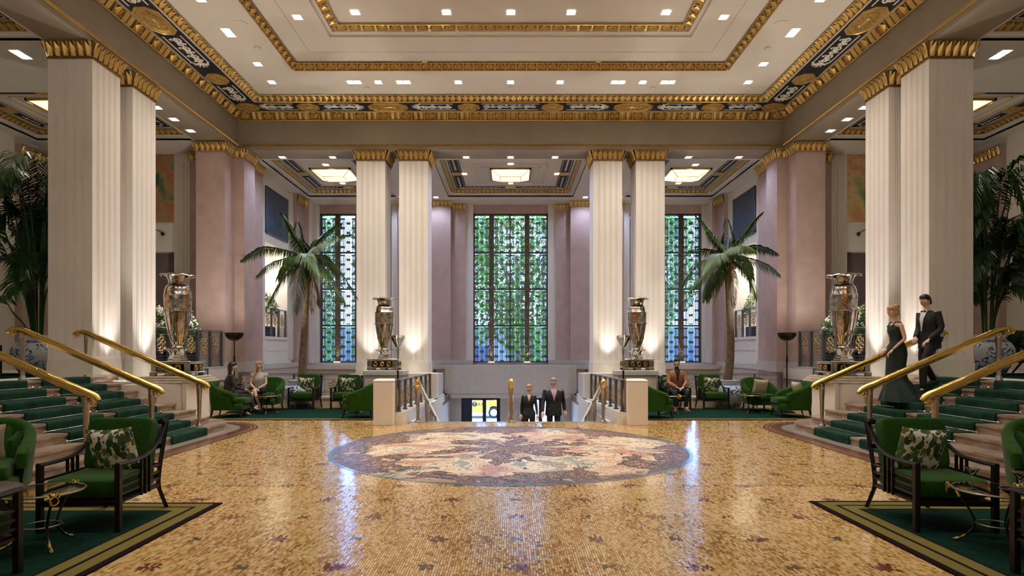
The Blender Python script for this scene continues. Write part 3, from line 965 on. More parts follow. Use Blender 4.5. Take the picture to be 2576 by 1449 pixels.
# soffit (underside of the beam grid) of alcove and galleries, with openings
AL_BAYS = [(-7.80, -4.45, 19.25, 23.85), (-2.42, 2.42, 19.25, 23.85), (4.45, 7.80, 19.25, 23.85)]
GA_BAYS = [(9.0, 13.4, 7.0, 11.85), (9.0, 13.4, 14.2, 17.45)]
mb = MB()
xs = [-8.95, -7.80, -4.45, -2.42, 2.42, 4.45, 7.80, 8.95]
for k in (0, 2, 4, 6): mb.box(xs[k], xs[k+1], HY1+.845, 25.0, ZB, ZB+.25)
for k in (1, 3, 5): mb.box(xs[k], xs[k+1], 23.85, 25.0, ZB, ZB+.25); mb.box(xs[k], xs[k+1], HY1+.845, 19.25, ZB, ZB+.25)
for s in (-1, 1):
    mb.box(s*8.95, s*9.0, HY0, 19.2, ZB, ZB+.25); mb.box(s*13.4, s*14.2, HY0, 19.2, ZB, ZB+.25)
    mb.box(s*9.0, s*13.4, 17.45, 19.2, ZB, ZB+.25); mb.box(s*9.0, s*13.4, 11.85, 14.2, ZB, ZB+.25)
    mb.box(s*9.0, s*13.4, HY0, 7.0, ZB, ZB+.25)
mb.build('beam_grid', M['cream'], ceiling)
for b in AL_BAYS: bay(*b, .35)
for a in GA_BAYS:
    bay(*a, .33); bay(-a[1], -a[0], a[2], a[3], .33)

# ---- walls
MW = M['mauve']
def wallobj(name):
    return struct(name)
for s, nm in ((-1, 'left'), (1, 'right')):
    w = wallobj('wall_'+nm)
    # outer gallery wall and gallery end wall
    mb = MB(); mb.box(s*13.8, s*14.2, HY0, 18.7, GZ, ZB+.1); mb.build('gallery_side_wall', M['cream'], w)
    mb = MB()
    mb.box(s*8.9, s*9.6, 18.45, 19.2, GZ, ZB); mb.build('end_wall_pilaster', MW, w)
    mb = MB(); mb.box(s*9.6, s*10.2, 18.68, 19.2, GZ, ZB)
    mb.box(s*10.15, s*14.2, 18.75, 19.2, 4.62, ZB); mb.box(s*11.8, s*14.2, 18.75, 19.2, GZ, ZB)
    for k in range(3): mb.box(s*(9.72+.09*k), s*(9.75+.09*k), 18.665, 18.7, GZ, 7.3)
    mb.build('gallery_end_wall', M['cream'], w)
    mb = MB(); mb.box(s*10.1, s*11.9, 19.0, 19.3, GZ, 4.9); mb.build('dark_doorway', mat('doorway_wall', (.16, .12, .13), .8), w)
    # side wall piers beyond with mauve pilaster and gilded cap on outer wall
    mb = MB(); mb.box(s*13.6, s*13.85, 17.15, 18.5, GZ, ZB-.2); mb.build('outer_pilaster', MW, w)
    # corner pier (stepped)
    mb = MB()
    mb.box(s*8.16, s*8.99, 17.6, 19.2, GZ, ZB); mb.build('corner_pier', MW, w)
    mb = MB(); mb.box(s*7.87, s*8.4, 18.2, 18.96, 0, ZB); mb.build('corner_pier', MW, w)
    mb = MB(); mb.box(s*8.08, s*8.6, 18.96, 20.1, 0, ZB); mb.build('corner_pier', MW, w)
    # pale plinth over the piers
    mb = MB(); mb.box(s*8.14, s*9.0, 17.57, 18.25, GZ, 1.28); mb.box(s*7.845, s*8.4, 18.165, 18.98, .98, 1.287); mb.box(s*8.035, s*8.6, 18.96, 20.12, .98, 1.285)
    mb.build('pier_plinth', M['stone'], w)
    # podium wall under the gallery edge with mouldings
    mb = MB(); mb.box(s*8.1, s*8.5, 13.3, 24.8, 0, 1.16); mb.box(s*8.06, s*8.1, 13.3, 24.8, 1.0, 1.17); mb.box(s*8.04, s*8.1, 13.3, 18.3, 0, .18); mb.box(s*8.07, s*8.1, 13.3, 18.3, .18, .27)
    mb.box(s*8.05, s*8.5, HY0, 7.0, 0, 1.16)
    mb.build('podium_wall', M['stone'], w)
    # alcove side wall with opening and metal grille
    X0, X1 = 8.30, 8.7
    mb = MB()
    mb.box(s*X0, s*X1, 20.1, 24.9, 1.1, 2.1); mb.box(s*X0, s*X1, 20.1, 24.9, 5.3, ZB)
    mb.box(s*X0, s*X1, 20.1, 20.83, 2.1, 5.3); mb.box(s*X0, s*X1, 22.9, 24.9, 2.1, 5.3)
    mb.box(s*(X0-.03), s*X0, 20.83, 22.9, 2.0, 2.1)
    mb.box(s*(X0-.015), s*X0, 20.85, 22.9, 1.62, 1.66)
    for k in range(3): mb.box(s*(X0-.03*(k+1)), s*X0, 22.98+k*.12, 23.03+k*.12, 1.28, ZB-.05)
    mb.build('alcove_side_wall', M['cream'], w)
    mb = MB(); mb.box(s*9.9, s*10.1, 20.3, 23.4, 1.9, 5.5); mb.box(s*X1, s*10.0, 20.3, 20.4, 1.9, 5.5); mb.box(s*X1, s*10.0, 23.3, 23.4, 1.9, 5.5); mb.box(s*X1, s*10.0, 20.3, 23.4, 5.4, 5.5); mb.box(s*X1, s*10, 20.3, 23.4, 1.9, 2.1)
    mb.build('balcony_room', M['whitestone'], w)
    mb = MB(); mb.box(s*8.1, s*8.4, 23.35, 24.2, 1.1, ZB); mb.box(s*7.95, s*8.3, 24.1, 24.5, 1.1, ZB); mb.build('alcove_pilaster', MW, w)
    mb = MB(); mb.box(s*7.85, s*8.5, 24.3, 24.85, 1.1, ZB); mb.build('alcove_corner', M['cream'], w)
    # perforated blue ventilation grille, real bars
    gr = MB(); gr.box(s*8.28, s*8.30, 20.83, 22.87, 5.62, 7.2); gr.build('vent_back', M['grilledark'], w)
    gr = MB()
    y0, y1, z0, z1 = 20.83, 22.87, 5.62, 7.2
    for (a, b, c, d) in ((y0, y1, z0, z0+.04), (y0, y1, z1-.04, z1), (y0, y0+.04, z0, z1), (y1-.04, y1, z0, z1)): gr.box(s*8.245, s*8.285, a, b, c, d)
    ny, nz = 22, 18
    for i in range(ny):
        for j in range(nz):
            y = y0+.05+(i+.5)*(y1-y0-.1)/ny; z = z0+.05+(j+.5)*(z1-z0-.1)/nz
            if (i+j) % 2: gr.box(s*8.255, s*8.28, y-.042, y+.042, z-.012, z+.012)
            else: gr.box(s*8.255, s*8.28, y-.012, y+.012, z-.04, z+.04)
    for i in range(1, ny): gr.box(s*8.262, s*8.28, y0+.05+i*(y1-y0-.1)/ny-.006, y0+.05+i*(y1-y0-.1)/ny+.006, z0, z1)
    for j in range(1, nz): gr.box(s*8.262, s*8.28, y0, y1, z0+.05+j*(z1-z0-.1)/nz-.006, z0+.05+j*(z1-z0-.1)/nz+.006)
    gr.build('vent_grille', M['grilleblue'], w)
    # gilded capitals of these pilasters
    H = .23
    def capx(y0, y1, x, top=ZB):   # face looking to the hall centre
        relief('gilded_capital', w, (s*x, y0, top-H-.02), (s*x, y1, top-H-.02), (-s*.35, 0, 1), (-s, 0, -.35), H, .15, .035, 'leaf')
    def capy(x0, x1, y, top=ZB):
        relief('gilded_capital', w, (min(s*x0, s*x1), y, top-H-.02), (max(s*x0, s*x1), y, top-H-.02), (0, -.35, 1), (0, -1, -.35), H, .15, .035, 'leaf')
    capy(8.10, 9.03, 17.58); capx(17.54, 18.2, 8.14); capy(7.83, 8.16, 18.18); capx(18.14, 18.98, 7.85); capx(18.98, 20.12, 8.06)
    capy(8.98, 9.62, 18.44, ZB-.03); capx(17.1, 18.6, 13.6, ZB-.25)
    capx(23.3, 24.25, 8.08, ZB-.05); capy(7.9, 8.25, 24.08, ZB-.05)

wb = wallobj('wall_back')
mb = MB(); mb.box(-14.2, 14.2, HY0-.4, HY0, 0, 9.3); mb.build('near_wall', M['cream'], wb)
# outer envelope above gallery walls so no sky leaks in
mb = MB()
for s in (-1, 1):
    mb.box(s*14.2, s*14.6, HY0-.4, 25.5, -.5, 9.6); mb.box(s*8.7, s*14.6, 24.9, 25.4, -.5, 9.6)
mb.build('outer_shell', M['grey'], wb)

wf = wallobj('wall_front')
WINS = [(-7.68, -4.78), (-1.50, 1.50), (4.78, 7.68)]
YW = 24.8
mb = MB()
edges = [-8.7] + [e for w_ in WINS for e in w_] + [8.7]
for k in range(0, len(edges), 2): mb.box(edges[k], edges[k+1], YW, YW+.5, 1.06, ZB)
for a, b in WINS: mb.box(a, b, YW, YW+.5, 7.14, ZB)
mb.build('window_wall', MW, wf)
mb = MB()
for a, b in WINS:
    for x0, x1 in ((a-.30, a), (b, b+.30)):
        mb.box(x0, x1, YW-.07, YW+.01, 1.06, ZB-.01)
        for k in range(3): mb.box(x0+.06+k*.08, x0+.08+k*.08, YW-.085, YW-.06, 1.3, ZB-.1)
mb.box(-8.2, 8.2, YW-.4, YW, ZB-.08, ZB)
mb.build('pale_strip', M['cream'], wf)
mb = MB()
for s in (-1, 1):
    mb.box(s*2.38, s*4.46, YW-.32, YW, 1.06, ZB); mb.box(s*1.8, s*2.4, YW-.14, YW, 1.06, ZB)
mb.build('mauve_pilaster', MW, wf)
H = .2
for s in (-1, 1):
    for x0, x1, y, top in ((2.34, 4.50, YW-.34, ZB), (1.77, 2.36, YW-.16, ZB-.09)):
        relief('gilded_capital', wf, (min(s*x0, s*x1), y, top-H), (max(s*x0, s*x1), y, top-H), (0, -.3, 1), (0, -1, -.3), H, .15, .03, 'leaf')
mb = MB()
for s in (-1, 1):
    mb.box(s*1.5, s*4.5, YW-.36, YW, 1.06, 1.24)
    mb.box(s*4.5, s*8.2, YW-.1, YW, 1.06, 1.14)
mb.box(-8.2, 8.2, YW-1.0, YW+.5, 0.90, 1.08)
for s in (-1, 1): mb.box(s*2.9, s*8.2, YW-.9, YW+.45, -.1, .95)
# curved drum over the street doors
n = 10; prof = []
for k in range(n+1):
    t = pi/2*k/n; prof.append((-2.5+.0-(-.45)+(-.45)*cos(t), 23.45-.45*sin(t)))
poly = [(-2.5, 24.9)] + [(-2.05-.45*cos(pi/2*k/n), 23.45-.45*sin(pi/2*k/n)) for k in range(n+1)] + [(2.05+.45*sin(pi/2*k/n), 23.45-.45*cos(pi/2*k/n)) for k in range(n+1)] + [(2.5, 24.9)]
mb.prism(poly[::1], -.16, 1.08)
for s in (-1, 1):
    mb.box(s*2.5, s*2.95, 23.9, 24.9, -2.44, 1.08)
mb.build('foyer_parapet', M['stone'], wf)
mb = MB(); p2 = [(x*1.004, 23.0+(y-23.0)*.999-.012) for x, y in poly]; mb.prism(p2, -.0, .012); mb.build('parapet_joint', M['grey'], wf)
# lower door wall with openings
mb = MB()
mb.box(-2.5, -1.93, 24.0, 24.9, -2.44, -.16); mb.box(1.95, 2.5, 24.0, 24.9, -2.44, -.16); mb.box(-.41, .41, 24.0, 24.9, -2.44, -.16)
for x in (-2.4, -2.3, -2.2, 2.2, 2.3, 2.4, -.3, .3, 0): mb.box(x-.008, x+.008, 23.985, 24.0, -2.3, -.2)
mb.box(-8.7, -2.3, 25.0, 25.4, -2.8, 1.1); mb.box(2.3, 8.7, 25.0, 25.4, -2.8, 1.1)
mb.box(-2.35, -2.95, 18.8, 24.9, -2.44, 0.0); mb.box(2.35, 2.95, 18.8, 24.9, -2.44, 0.0)
mb.build('door_wall', M['whitestone'], wf)

# =================================================================== WINDOWS
SIDE = {-1: "on the seated women's side", 1: "on the tan-jacketed man's side"}
STAIR = {-1: 'the empty side stairs', 1: "the descending couple's stairs"}

def pane_grille(w, h):
    """metal grille: bars, staggered filigree plates, joints; local x across, z up"""
    mb = MB(); t = .03
    bx = [-w*.5+.03, -w*.17-.02, w*.17+.02, w*.5-.03]
    for x in (-w*.19, w*.19, -w*.32, w*.32): mb.box(x-.011, x+.011, -t/2, t/2, 0, h)
    step = h/3.55; ph = step*.62; pw = w*.125
    for c, (cx, off) in enumerate(((-w*.37, .5), (0, 0), (w*.37, .5))):
        for k in range(-1, 5):
            z = (k+off)*step
            for (q0, q1, ww) in ((z-.05, z+.05, pw*1.1),):
                a, b = max(0, q0), min(h, q1)
                if b > a: mb.box(cx-ww, cx+ww, -t*.7, t*.7, a, b); 
            a, b = max(0, z+.05), min(h, z+step-.05)
            if k % 1 == 0 and b > a:
                for x in (cx-pw*.8, cx+pw*.8): mb.box(x-.007, x+.007, -t/2, t/2, a, b)
                # filigree lattice
                m = max(1, int((b-a)/.055))
                for j in range(m):
                    za = a+(b-a)*j/m; zb = a+(b-a)*(j+1)/m
                    mb.bar((cx-pw*.75, 0, za), (cx+pw*.75, 0, zb), .022, .02); mb.bar((cx+pw*.75, 0, za), (cx-pw*.75, 0, zb), .022, .02)
            if 0 < z < h: mb.box(cx-w*.19, cx+w*.19, -t*.3, t*.3, z-.008, z+.008)
    return mb.mesh('grille', M['iron'])
WPX = [(0.05, .60), (.83, 1.39), (1.46, 2.02), (2.25, 2.85)]    # pane spans across a 2.9-3.0 m window
PH = 1.365
gme = pane_grille(.57, PH)
glass_me = None
for wi, (a, b) in enumerate(WINS):
    w = struct('window_%d' % (wi+1)); w.location = (a, YW+.1, 1.14)
    W_ = b-a; sc = W_/3.0
    tot = 6.0
    mb = MB()
    mb.box(0, .06, 0, .12, 0, tot); mb.box(W_-.06, W_, 0, .12, 0, tot); mb.box(0, W_, 0, .12, tot-.07, tot); mb.box(0, W_, 0, .12, 0, .05)
    rows = [.05+k*1.475 for k in range(5)]
    for k in (1, 2, 3): mb.box(0, W_, .01, .11, rows[k]-.075, rows[k]-.005)
    mb.box(1.48*sc-.035, 1.48*sc+.035, .0, .12, 0, tot)
    mb.build('window_frame', M['winmetal'], w)
    mb = MB(); mb.box(-.02, W_+.02, -.12, .0, -.09, 0); mb.build('window_sill', M['mauve'], w)
    for x0, x1 in ((.625, .835), (2.06, 2.27)):
        m = MB(); m.box(x0*sc, x1*sc, -.06, .08, 0, tot-.07); m.build('filigree_mullion', M['filigree'], w)
        m = MB(); m.box(x0*sc-.02, x1*sc+.02, -.22, -.10, .0, .035); m.build('mullion_uplight', M['shade'], w)
        l = bpy.data.lights.new('mullion_light', 'SPOT'); l.energy = 14; l.color = WARM; l.spot_size = 1.0; l.spot_blend = 1; l.shadow_soft_size = .03
        lo = bpy.data.objects.new('mullion_light', l); lo.location = ((x0+x1)/2*sc, -.16, .06); lo.rotation_euler = (pi-.10, 0, 0); COL.objects.link(lo); lo.parent = w
    spans = [(.06, .615), (.845, 1.445), (1.515, 2.05), (2.28, 2.94)]
    for r in range(4):
        for x0, x1 in spans:
            x0 *= sc; x1 *= sc
            inst(gme, 'grille', ((x0+x1)/2, .06, rows[r]), (0, 0, 0), w, ((x1-x0)/.57, 1, 1))
    if glass_me is None:
        m = MB(); m.box(0, 1, 0, .008, 0, 1)
        g = G('window_glass', 0.0)
        tr = g.N.new('ShaderNodeBsdfTransparent'); tr.inputs[0].default_value = (.86, .93, .96, 1)
        gl = g.N.new('ShaderNodeBsdfGlossy'); gl.inputs['Roughness'].default_value = .02
        mx = g.N.new('ShaderNodeMixShader'); fr = g.N.new('ShaderNodeFresnel'); fr.inputs[0].default_value = 1.4
        g.L.new(fr.outputs[0], mx.inputs[0]); g.L.new(tr.outputs[0], mx.inputs[1]); g.L.new(gl.outputs[0], mx.inputs[2])
        g.L.new(mx.outputs[0], g.N['Material Output'].inputs['Surface'])
        M['pane'] = g.m
        glass_me = m.mesh('pane', g.m)
    inst(glass_me, 'glass_pane', (.04, .1, .02), (0, 0, 0), w, (W_-.08, 1, tot-.06))

# street doors
for di, (x0, x1) in enumerate(((-1.93, -.41), (.41, 1.95))):
    d = struct('door_%d' % (di+1)); d.location = (x0, 24.3, -2.44)
    w_ = x1-x0; h_ = 2.28
    mb = MB(); mb.box(0, .07, 0, .12, 0, h_); mb.box(w_-.07, w_, 0, .12, 0, h_); mb.box(0, w_, 0, .12, h_-.09, h_)
    mb.build('door_frame', M['steel'], d)
    lx = .34 if di == 0 else .07
    m = MB(); m.box(.07, lx, .02, .10, 0, h_-.09); m.build('dark_side_panel', M['steel'], d) if di == 0 else None
    mid = (lx+w_-.07)/2
    for (a, b) in ((lx, mid), (mid, w_-.07)):
        m = MB()
        for q in ((a, a+.07, 0, h_-.09), (b-.07, b, 0, h_-.09), (a, b, h_-.17, h_-.09), (a, b, 0, .15)): m.box(q[0], q[1], .03, .09, q[2], q[3])
        leaf = m.build('door_leaf', M['steel'], d)
        inst(glass_me, 'glass_pane', (a+.06, .06, .14), (0, 0, 0), leaf, (b-a-.12, 1, h_-.30))
        m = MB(); m.box(b-.13 if a == lx else a+.10, b-.10 if a == lx else a+.13, -.02, .02, .9, 1.3); m.build('door_handle', M['chrome'], leaf)

# =================================================================== COLUMNS
CW = .855
def column_profile(w, groove=.018, depth=.015):
    """square shaft outline with four pairs of vertical reeds per face"""
    h = w/2; pos = []
    for c in (-.30, -.10, .10, .30):
        pos += [c*w-.022, c*w+.022]
    face = [(-h, -h)]
    for p in pos:
        face += [(p-groove/2, -h), (p, -h+depth), (p+groove/2, -h)]
    pts = []
    for k in range(4):
        a = k*pi/2; c_, s_ = round(cos(a)), round(sin(a))
        pts += [(x*c_-y*s_, x*s_+y*c_) for x, y in face]
    return pts
def make_column(z0, base_h=.38):
    t = thing('column', '', 'column')
    mb = MB(); mb.prism(column_profile(CW), z0+base_h, ZB-.30); mb.box(-CW/2-.004, CW/2+.004, -CW/2-.004, CW/2+.004, z0+base_h-.05, z0+base_h+.02)
    mb.build('shaft', M['column'], t)
    mb = MB(); h = CW/2+.02
    mb.box(-h, h, -h, h, z0, z0+base_h-.12); mb.box(-h+.01, h-.01, -h+.01, h-.01, z0+base_h-.12, z0+base_h-.04)
    mb.build('base', M['whitestone'], t)
    cap = thing('capital', None, None); cap.parent = t
    mb = MB(); h = CW/2
    mb.rings([[(x*s_, y*s_, z) for x, y in ((-h, -h), (h, -h), (h, h), (-h, h))] for s_, z in ((1.03, ZB-.33), (1.03, ZB-.29), (1.0, ZB-.28), (1.02, ZB-.18), (1.14, ZB-.02), (1.16, ZB-.02), (1.16, ZB))])
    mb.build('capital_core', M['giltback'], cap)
    for k in range(4):
        a = k*pi/2; R = Matrix.Rotation(a, 4, 'Z')
        mb = MB()
        n = 6; L = CW*1.04/n; H = .26
        O = Vector((-CW*.52, -CW/2-.005, ZB-.28)); U = Vector((1, 0, 0)); V = Vector((0, -.22, 1)).normalized(); N = Vector((0, -1, -.22)).normalized()
        for i in range(n):
            shell_unit(mb, O+U*(i*L), U, V, N, L, H, .06, 'leaf')
        for v in mb.v: pass
        mb.v = [tuple(R @ Vector(v)) for v in mb.v]
        mb.build('capital_leaves', M['gold'], cap)
    return t
COLS = []
for s in (-1, 1):
    COLS += [(s*(8.08+CW/2), 11.9+CW/2, GZ, 'near cream column standing beside %s' % STAIR[s], 'columns beside the side staircases'),
             (s*(8.08+CW/2), 13.17+CW/2, GZ, 'cream column just behind the near one, past %s' % STAIR[s], 'columns beside the side staircases'),
             (s*4.152, 18.3+CW/2, .92, 'cream window column nearer the lounge %s' % SIDE[s], 'columns before the windows'),
             (s*2.883, 18.3+CW/2, .92, 'cream window column nearer the middle stairs, %s' % SIDE[s], 'columns before the windows')]
cA = make_column(GZ); cB = make_column(.92)
first = {GZ: cA, .92: cB}
for x, y, z, lab, grp in COLS:
    src = first[z]
    if not src.get('label'): o = src; o.location = (x, y, 0)
    else: o = dup(src, (x, y, 0), 0)
    o['label'] = lab; o['group'] = grp; o['category'] = 'column'

# =================================================================== PODIUMS AND PARAPETS
for s in (-1, 1):
    t = tag(struct('podium'), None)
    mb = MB()
    mb.box(s*4.75, s*2.15, 17.55, 19.6, 0, .91, .01); mb.box(s*4.80, s*2.10, 17.5, 19.6, .0, .25)
    mb.build('podium_block', M['stone'], t)
    mb = MB(); mb.box(s*4.0, s*2.95, 16.85, 17.6, 0, .93, .01); mb.box(s*4.04, s*2.91, 16.81, 17.6, .93, 1.07, .015)
    mb.build('urn_pedestal', M['stone'], t)
    mb = MB(); mb.box(s*2.95, s*2.1, 17.5, 18.0, .0, .97, .01); mb.build('end_block', M['whitestone'], t)
    # side stair parapet with pedestal for the urn
    t = struct('stair_parapet')
    mb = MB(); mb.box(s*8.1, s*6.55, 12.45, 13.35, 0, .94, .008); mb.box(s*6.62, s*6.535, 12.42, 13.37, 0, .975, .008)
    mb.build('parapet_block', M['column'], t)
    # curved inner wall
    n = 10; poly = [(s*(6.62+1.5*sin(pi/2*k/n)), 12.46-.30*sin(pi*k/n)) for k in range(n+1)]
    poly = poly+[(s*8.12, 12.6), (s*6.62, 12.6)]
    mb = MB(); mb.prism(poly if s > 0 else poly, .2, .93); mb.build('curved_parapet', M['column'], t)
    mb = MB()
    mb.box(s*7.62, s*6.44, 12.42, 13.6, .94, .98, .01); mb.box(s*7.58, s*6.48, 12.46, 13.55, .98, 1.03, .01); mb.box(s*7.53, s*6.53, 12.5, 13.5, 1.03, 1.08, .01)
    mb.build('marble_plinth', M['veined'], t)
    # pedestal ends of the middle stairs
    t = thing('stair_pedestal', 'square cream stone pedestal at the head of the middle stairs, %s' % SIDE[s], 'pedestal', (s*2.735, 13.4, 0))
    mb = MB(); mb.box(-.21, .21, -.2, .2, 0, .94, .006); mb.build('block', M['column'], t)
    mb = MB(); mb.rings([[(x*f, y*f, z) for x, y in ((-.21, -.2), (.21, -.2), (.21, .2), (-.21, .2))] for f, z in ((1.02, .94), (1.02, .96), (.82, .995))])
    mb.build('chamfered_cap', M['whitestone'], t)

# =================================================================== STAIRS
for s in (-1, 1):
    t = thing('side_staircase', 'curved pale marble staircase of eight steps, %s' % ('empty, under three brass rails' if s < 0 else 'with the couple in evening dress on it'), 'stairs')
    for k in range(8):
        mb = MB()
        off = -RUN*k
        yf = 12.3 if k < 2 else 12.46; yn = 7.9 if k < 2 else 7.74
        ry = 1.05 if k < 2 else .02
        c = outline(off, s, yf if k < 2 else 12.44, yn, ry=1.05 - (0 if k < 2 else 0))
        if k >= 2:
            x = XR-off
            c = [(s*8.04, 12.6), (s*x, 12.6)] + [(s*(x+.0), 7.9)] + [(s*(x+(1-cos(pi/2*q/8))*.9), 7.9-(1.0-.08*k)*sin(pi/2*q/8)) for q in range(9)] + [(s*8.04, 6.9)]
        else:
            c = [(s*8.04, c[0][1])] + c + [(s*8.04, c[-1][1])]
        if s < 0: c = c[::-1]
        z1 = RISE*(k+1)
        c2 = [(x+(s*.02 if abs(x) < 8.2 else 0), y) for x, y in c]
        mb.prism(c2[::-1], 0 if k < 1 else RISE*k-.05, z1-.035)
        mb.prism(c[::-1], z1-.035, z1)
        st_ = mb.build('step', M['marble'], t)
        m = MB(); z = z1-.0349
    # slab joints
    for (y0, y1, nm) in ((10.5, 11.68, 'second'), (8.93, 10.16, 'first')):
        far = y0 > 10
        r = thing('stair_runner', 'dark green stair carpet held by rods, %s run on %s' % ('farther' if far else 'nearer', STAIR[s]), 'carpet', (0, 0, 0), group='green stair carpets')
        mb = MB(); th = .014
        for k in range(8):
            x = XR+RUN*k; z = RISE*(k+1); z0 = RISE*k
            pf = [(x-.022, z0+th), (x-.034, z0+th), (x-.036, z-.03), (x-.030, z+.002), (x-.012, z+th), (x+RUN-.03 if k < 7 else x+.25, z+th)]
            pb = [(x, z0), (x, z0), (x, z-.03), (x, z), (x, z), (x+RUN if k < 7 else x+.25, z)]
            for (a, b) in zip(pf, pf[1:]):
                q = [(s*a[0], y0, a[1]), (s*b[0], y0, b[1]), (s*b[0], y1, b[1]), (s*a[0], y1, a[1])]
                mb.quad(*(q if s < 0 else q[::-1]))
            for y in (y0, y1):
                for (a, b, c, d) in zip(pf, pf[1:], pb[1:], pb): mb.quad((s*a[0], y, a[1]), (s*b[0], y, b[1]), (s*c[0], y, c[1]), (s*d[0], y, d[1]))
        mb.build('carpet', M['runner'], r)
        m = MB(); m.tube([(0, y0-.09, 0), (0, y1+.09, 0)], .008, 6)
        for y in (y0-.09, y1+.09): m.ellip((0, y, 0), (.028, .028, .028), 8, 6); m.box(-.03, .03, y-.02, y+.02, -.02, .0)
        rod = m.mesh('rod', M['chrome'], True)
        for k in range(1, 8): inst(rod, 'carpet_rod', (s*(XR+RUN*k-.045), 0, RISE*k+.024), (0, 0, 0), r)

# brass handrails on the side stairs
def handrail(s, y, label):
    t = thing('handrail', label, 'handrail', group='brass handrails of the side staircases')
    x0, x1 = 5.98, 8.23
    zt = lambda x: .985 + .437*(x-5.98)
    pts = [(s*(x0-.14), y, zt(x0)-.095), (s*(x0-.10), y, zt(x0)-.045), (s*(x0-.02), y, zt(x0)-.005)] + [(s*x, y, zt(x)) for x in np.linspace(x0+.08, x1-.05, 8)] + [(s*(x1+.06), y, zt(x1)+.0), (s*(x1+.15), y, zt(x1)-.005), (s*(x1+.22), y, zt(x1)-.045)]
    mb = MB(); mb.tube(pts, [.035, .05, .056]+[.056]*8+[.052, .048, .04], 12)
    mb.tube([(p[0], p[1], p[2]-.052) for p in pts[2:-2]], .022, 6)
    mb.build('brass_rail', M['brass'], t, True)
    for cx, cz, sg in ((x0-.065, zt(x0)-.10, 1), (x1+.13, zt(x1)-.055, -1)):
        m = MB()
        for dy in (-.05, .05):
            m.tube([(s*(cx + sg*(.045*(1-q/16))*cos(q*.6)), y+dy, cz+(.045*(1-q/16))*sin(q*.6)) for q in range(15)], .007, 5)
        m.ellip((s*cx, y, cz), (.045, .05, .045), 12, 8)
        m.build('scroll_end', M['brass'], t, True)
    for x, zb in ((6.03, RISE), (8.20, GZ)):
        m = MB(); top = zt(x)-.05
        pr = [(.065, zb), (.065, zb+.02), (.05, zb+.05), (.034, zb+.09), (.034, zb+.12), (.028, zb+.14), (.036, zb+.5), (.046, top-.10), (.052, top-.09), (.052, top-.075), (.046, top-.06), (.055, top)]
        rs = []
        for i, (r, z) in enumerate(pr):
            rs.append([(s*x+r*(1+(.10 if (k % 2 and 5 <= i <= 7) else 0))*cos(2*pi*k/16), y+r*(1+(.10 if (k % 2 and 5 <= i <= 7) else 0))*sin(2*pi*k/16), z) for k in range(16)])
        m.rings(rs); m.build('post', M['nickel'], t)
    return t
for s in (-1, 1):
    for y, nm in ((11.93, 'farthest'), (10.35, 'middle'), (8.75, 'nearest')):
        handrail(s, y, 'sloping brass handrail with scroll ends, %s of three on %s' % (nm, STAIR[s]))

# descending stairs in the middle
t = thing('middle_staircase', 'stone stairs sinking from the hall floor towards the street doors', 'stairs')
dr, dt = .145, .365
nst = 16
for k in range(nst):
    m = MB(); y = 13.95+dt*k; z = -dr*(k+1)
    m.box(-2.25, 2.25, y, y+dt+.02, z-.3, z); m.build('step', M['marble'], t)
m = MB(); m.box(-2.3, -2.24, 13.95, 18.8, -2.7, -.02); m.box(2.24, 2.3, 13.95, 18.8, -2.7, -.02); m.build('side_lining', M['whitestone'], t)
RAILP = [(-2.085, "beside the balustrade on the seated women's side"), (0.01, 'in the middle of the descending stairs'), (2.085, "beside the balustrade on the tan-jacketed man's side")]
for x, lab in RAILP:
    t = thing('stair_rail', 'brass rail on nickel posts %s' % lab, 'handrail', group='rails of the middle stairs')
    y0, y1 = 13.86, 17.9; zt = lambda y: .955 - .355*(y-y0)
    m = MB(); w = .055
    secs = [(y0-.07, -.10, .8), (y0-.08, -.03, 1), (y0-.04, .02, 1), (y0+.02, .03, 1), (y0+.10, -.01, 1)] + [(y, 0, 1) for y in np.linspace(y0+.3, y1, 5)]
    rs = []
    for y, dz, f in secs:
        z = zt(max(y, y0))+dz
        rs.append([(x+w*f*cos(2*pi*k/12), y, z-.05+.055*f*sin(2*pi*k/12)) for k in range(12)])
    m.rings(rs); m.build('brass_rail', M['brass'], t, True)
    for i, y in enumerate((y0+.0, 15.35, 16.9)):
        zb = 0 if i == 0 else -dr*(int((y-13.95)/dt)+1)
        top = zt(y)-.08
        m = MB(); rr = [(.07, zb), (.07, zb+.02), (.045, zb+.06), (.036, zb+.10), (.042, zb+.5), (.054, top-.13), (.060, top-.12), (.060, top-.10), (.054, top-.09), (.062, top)]
        m.lathe(rr, 12, x, y); m.build('post', M['nickel'], t, 30)
    if x == 0.01:
        for q in (-.05, .05):
            m = MB(); m.bar((q, y0-.05, .85), (q, y0-.05, .04), .014); m.build('brass_edge', M['brass'], t)

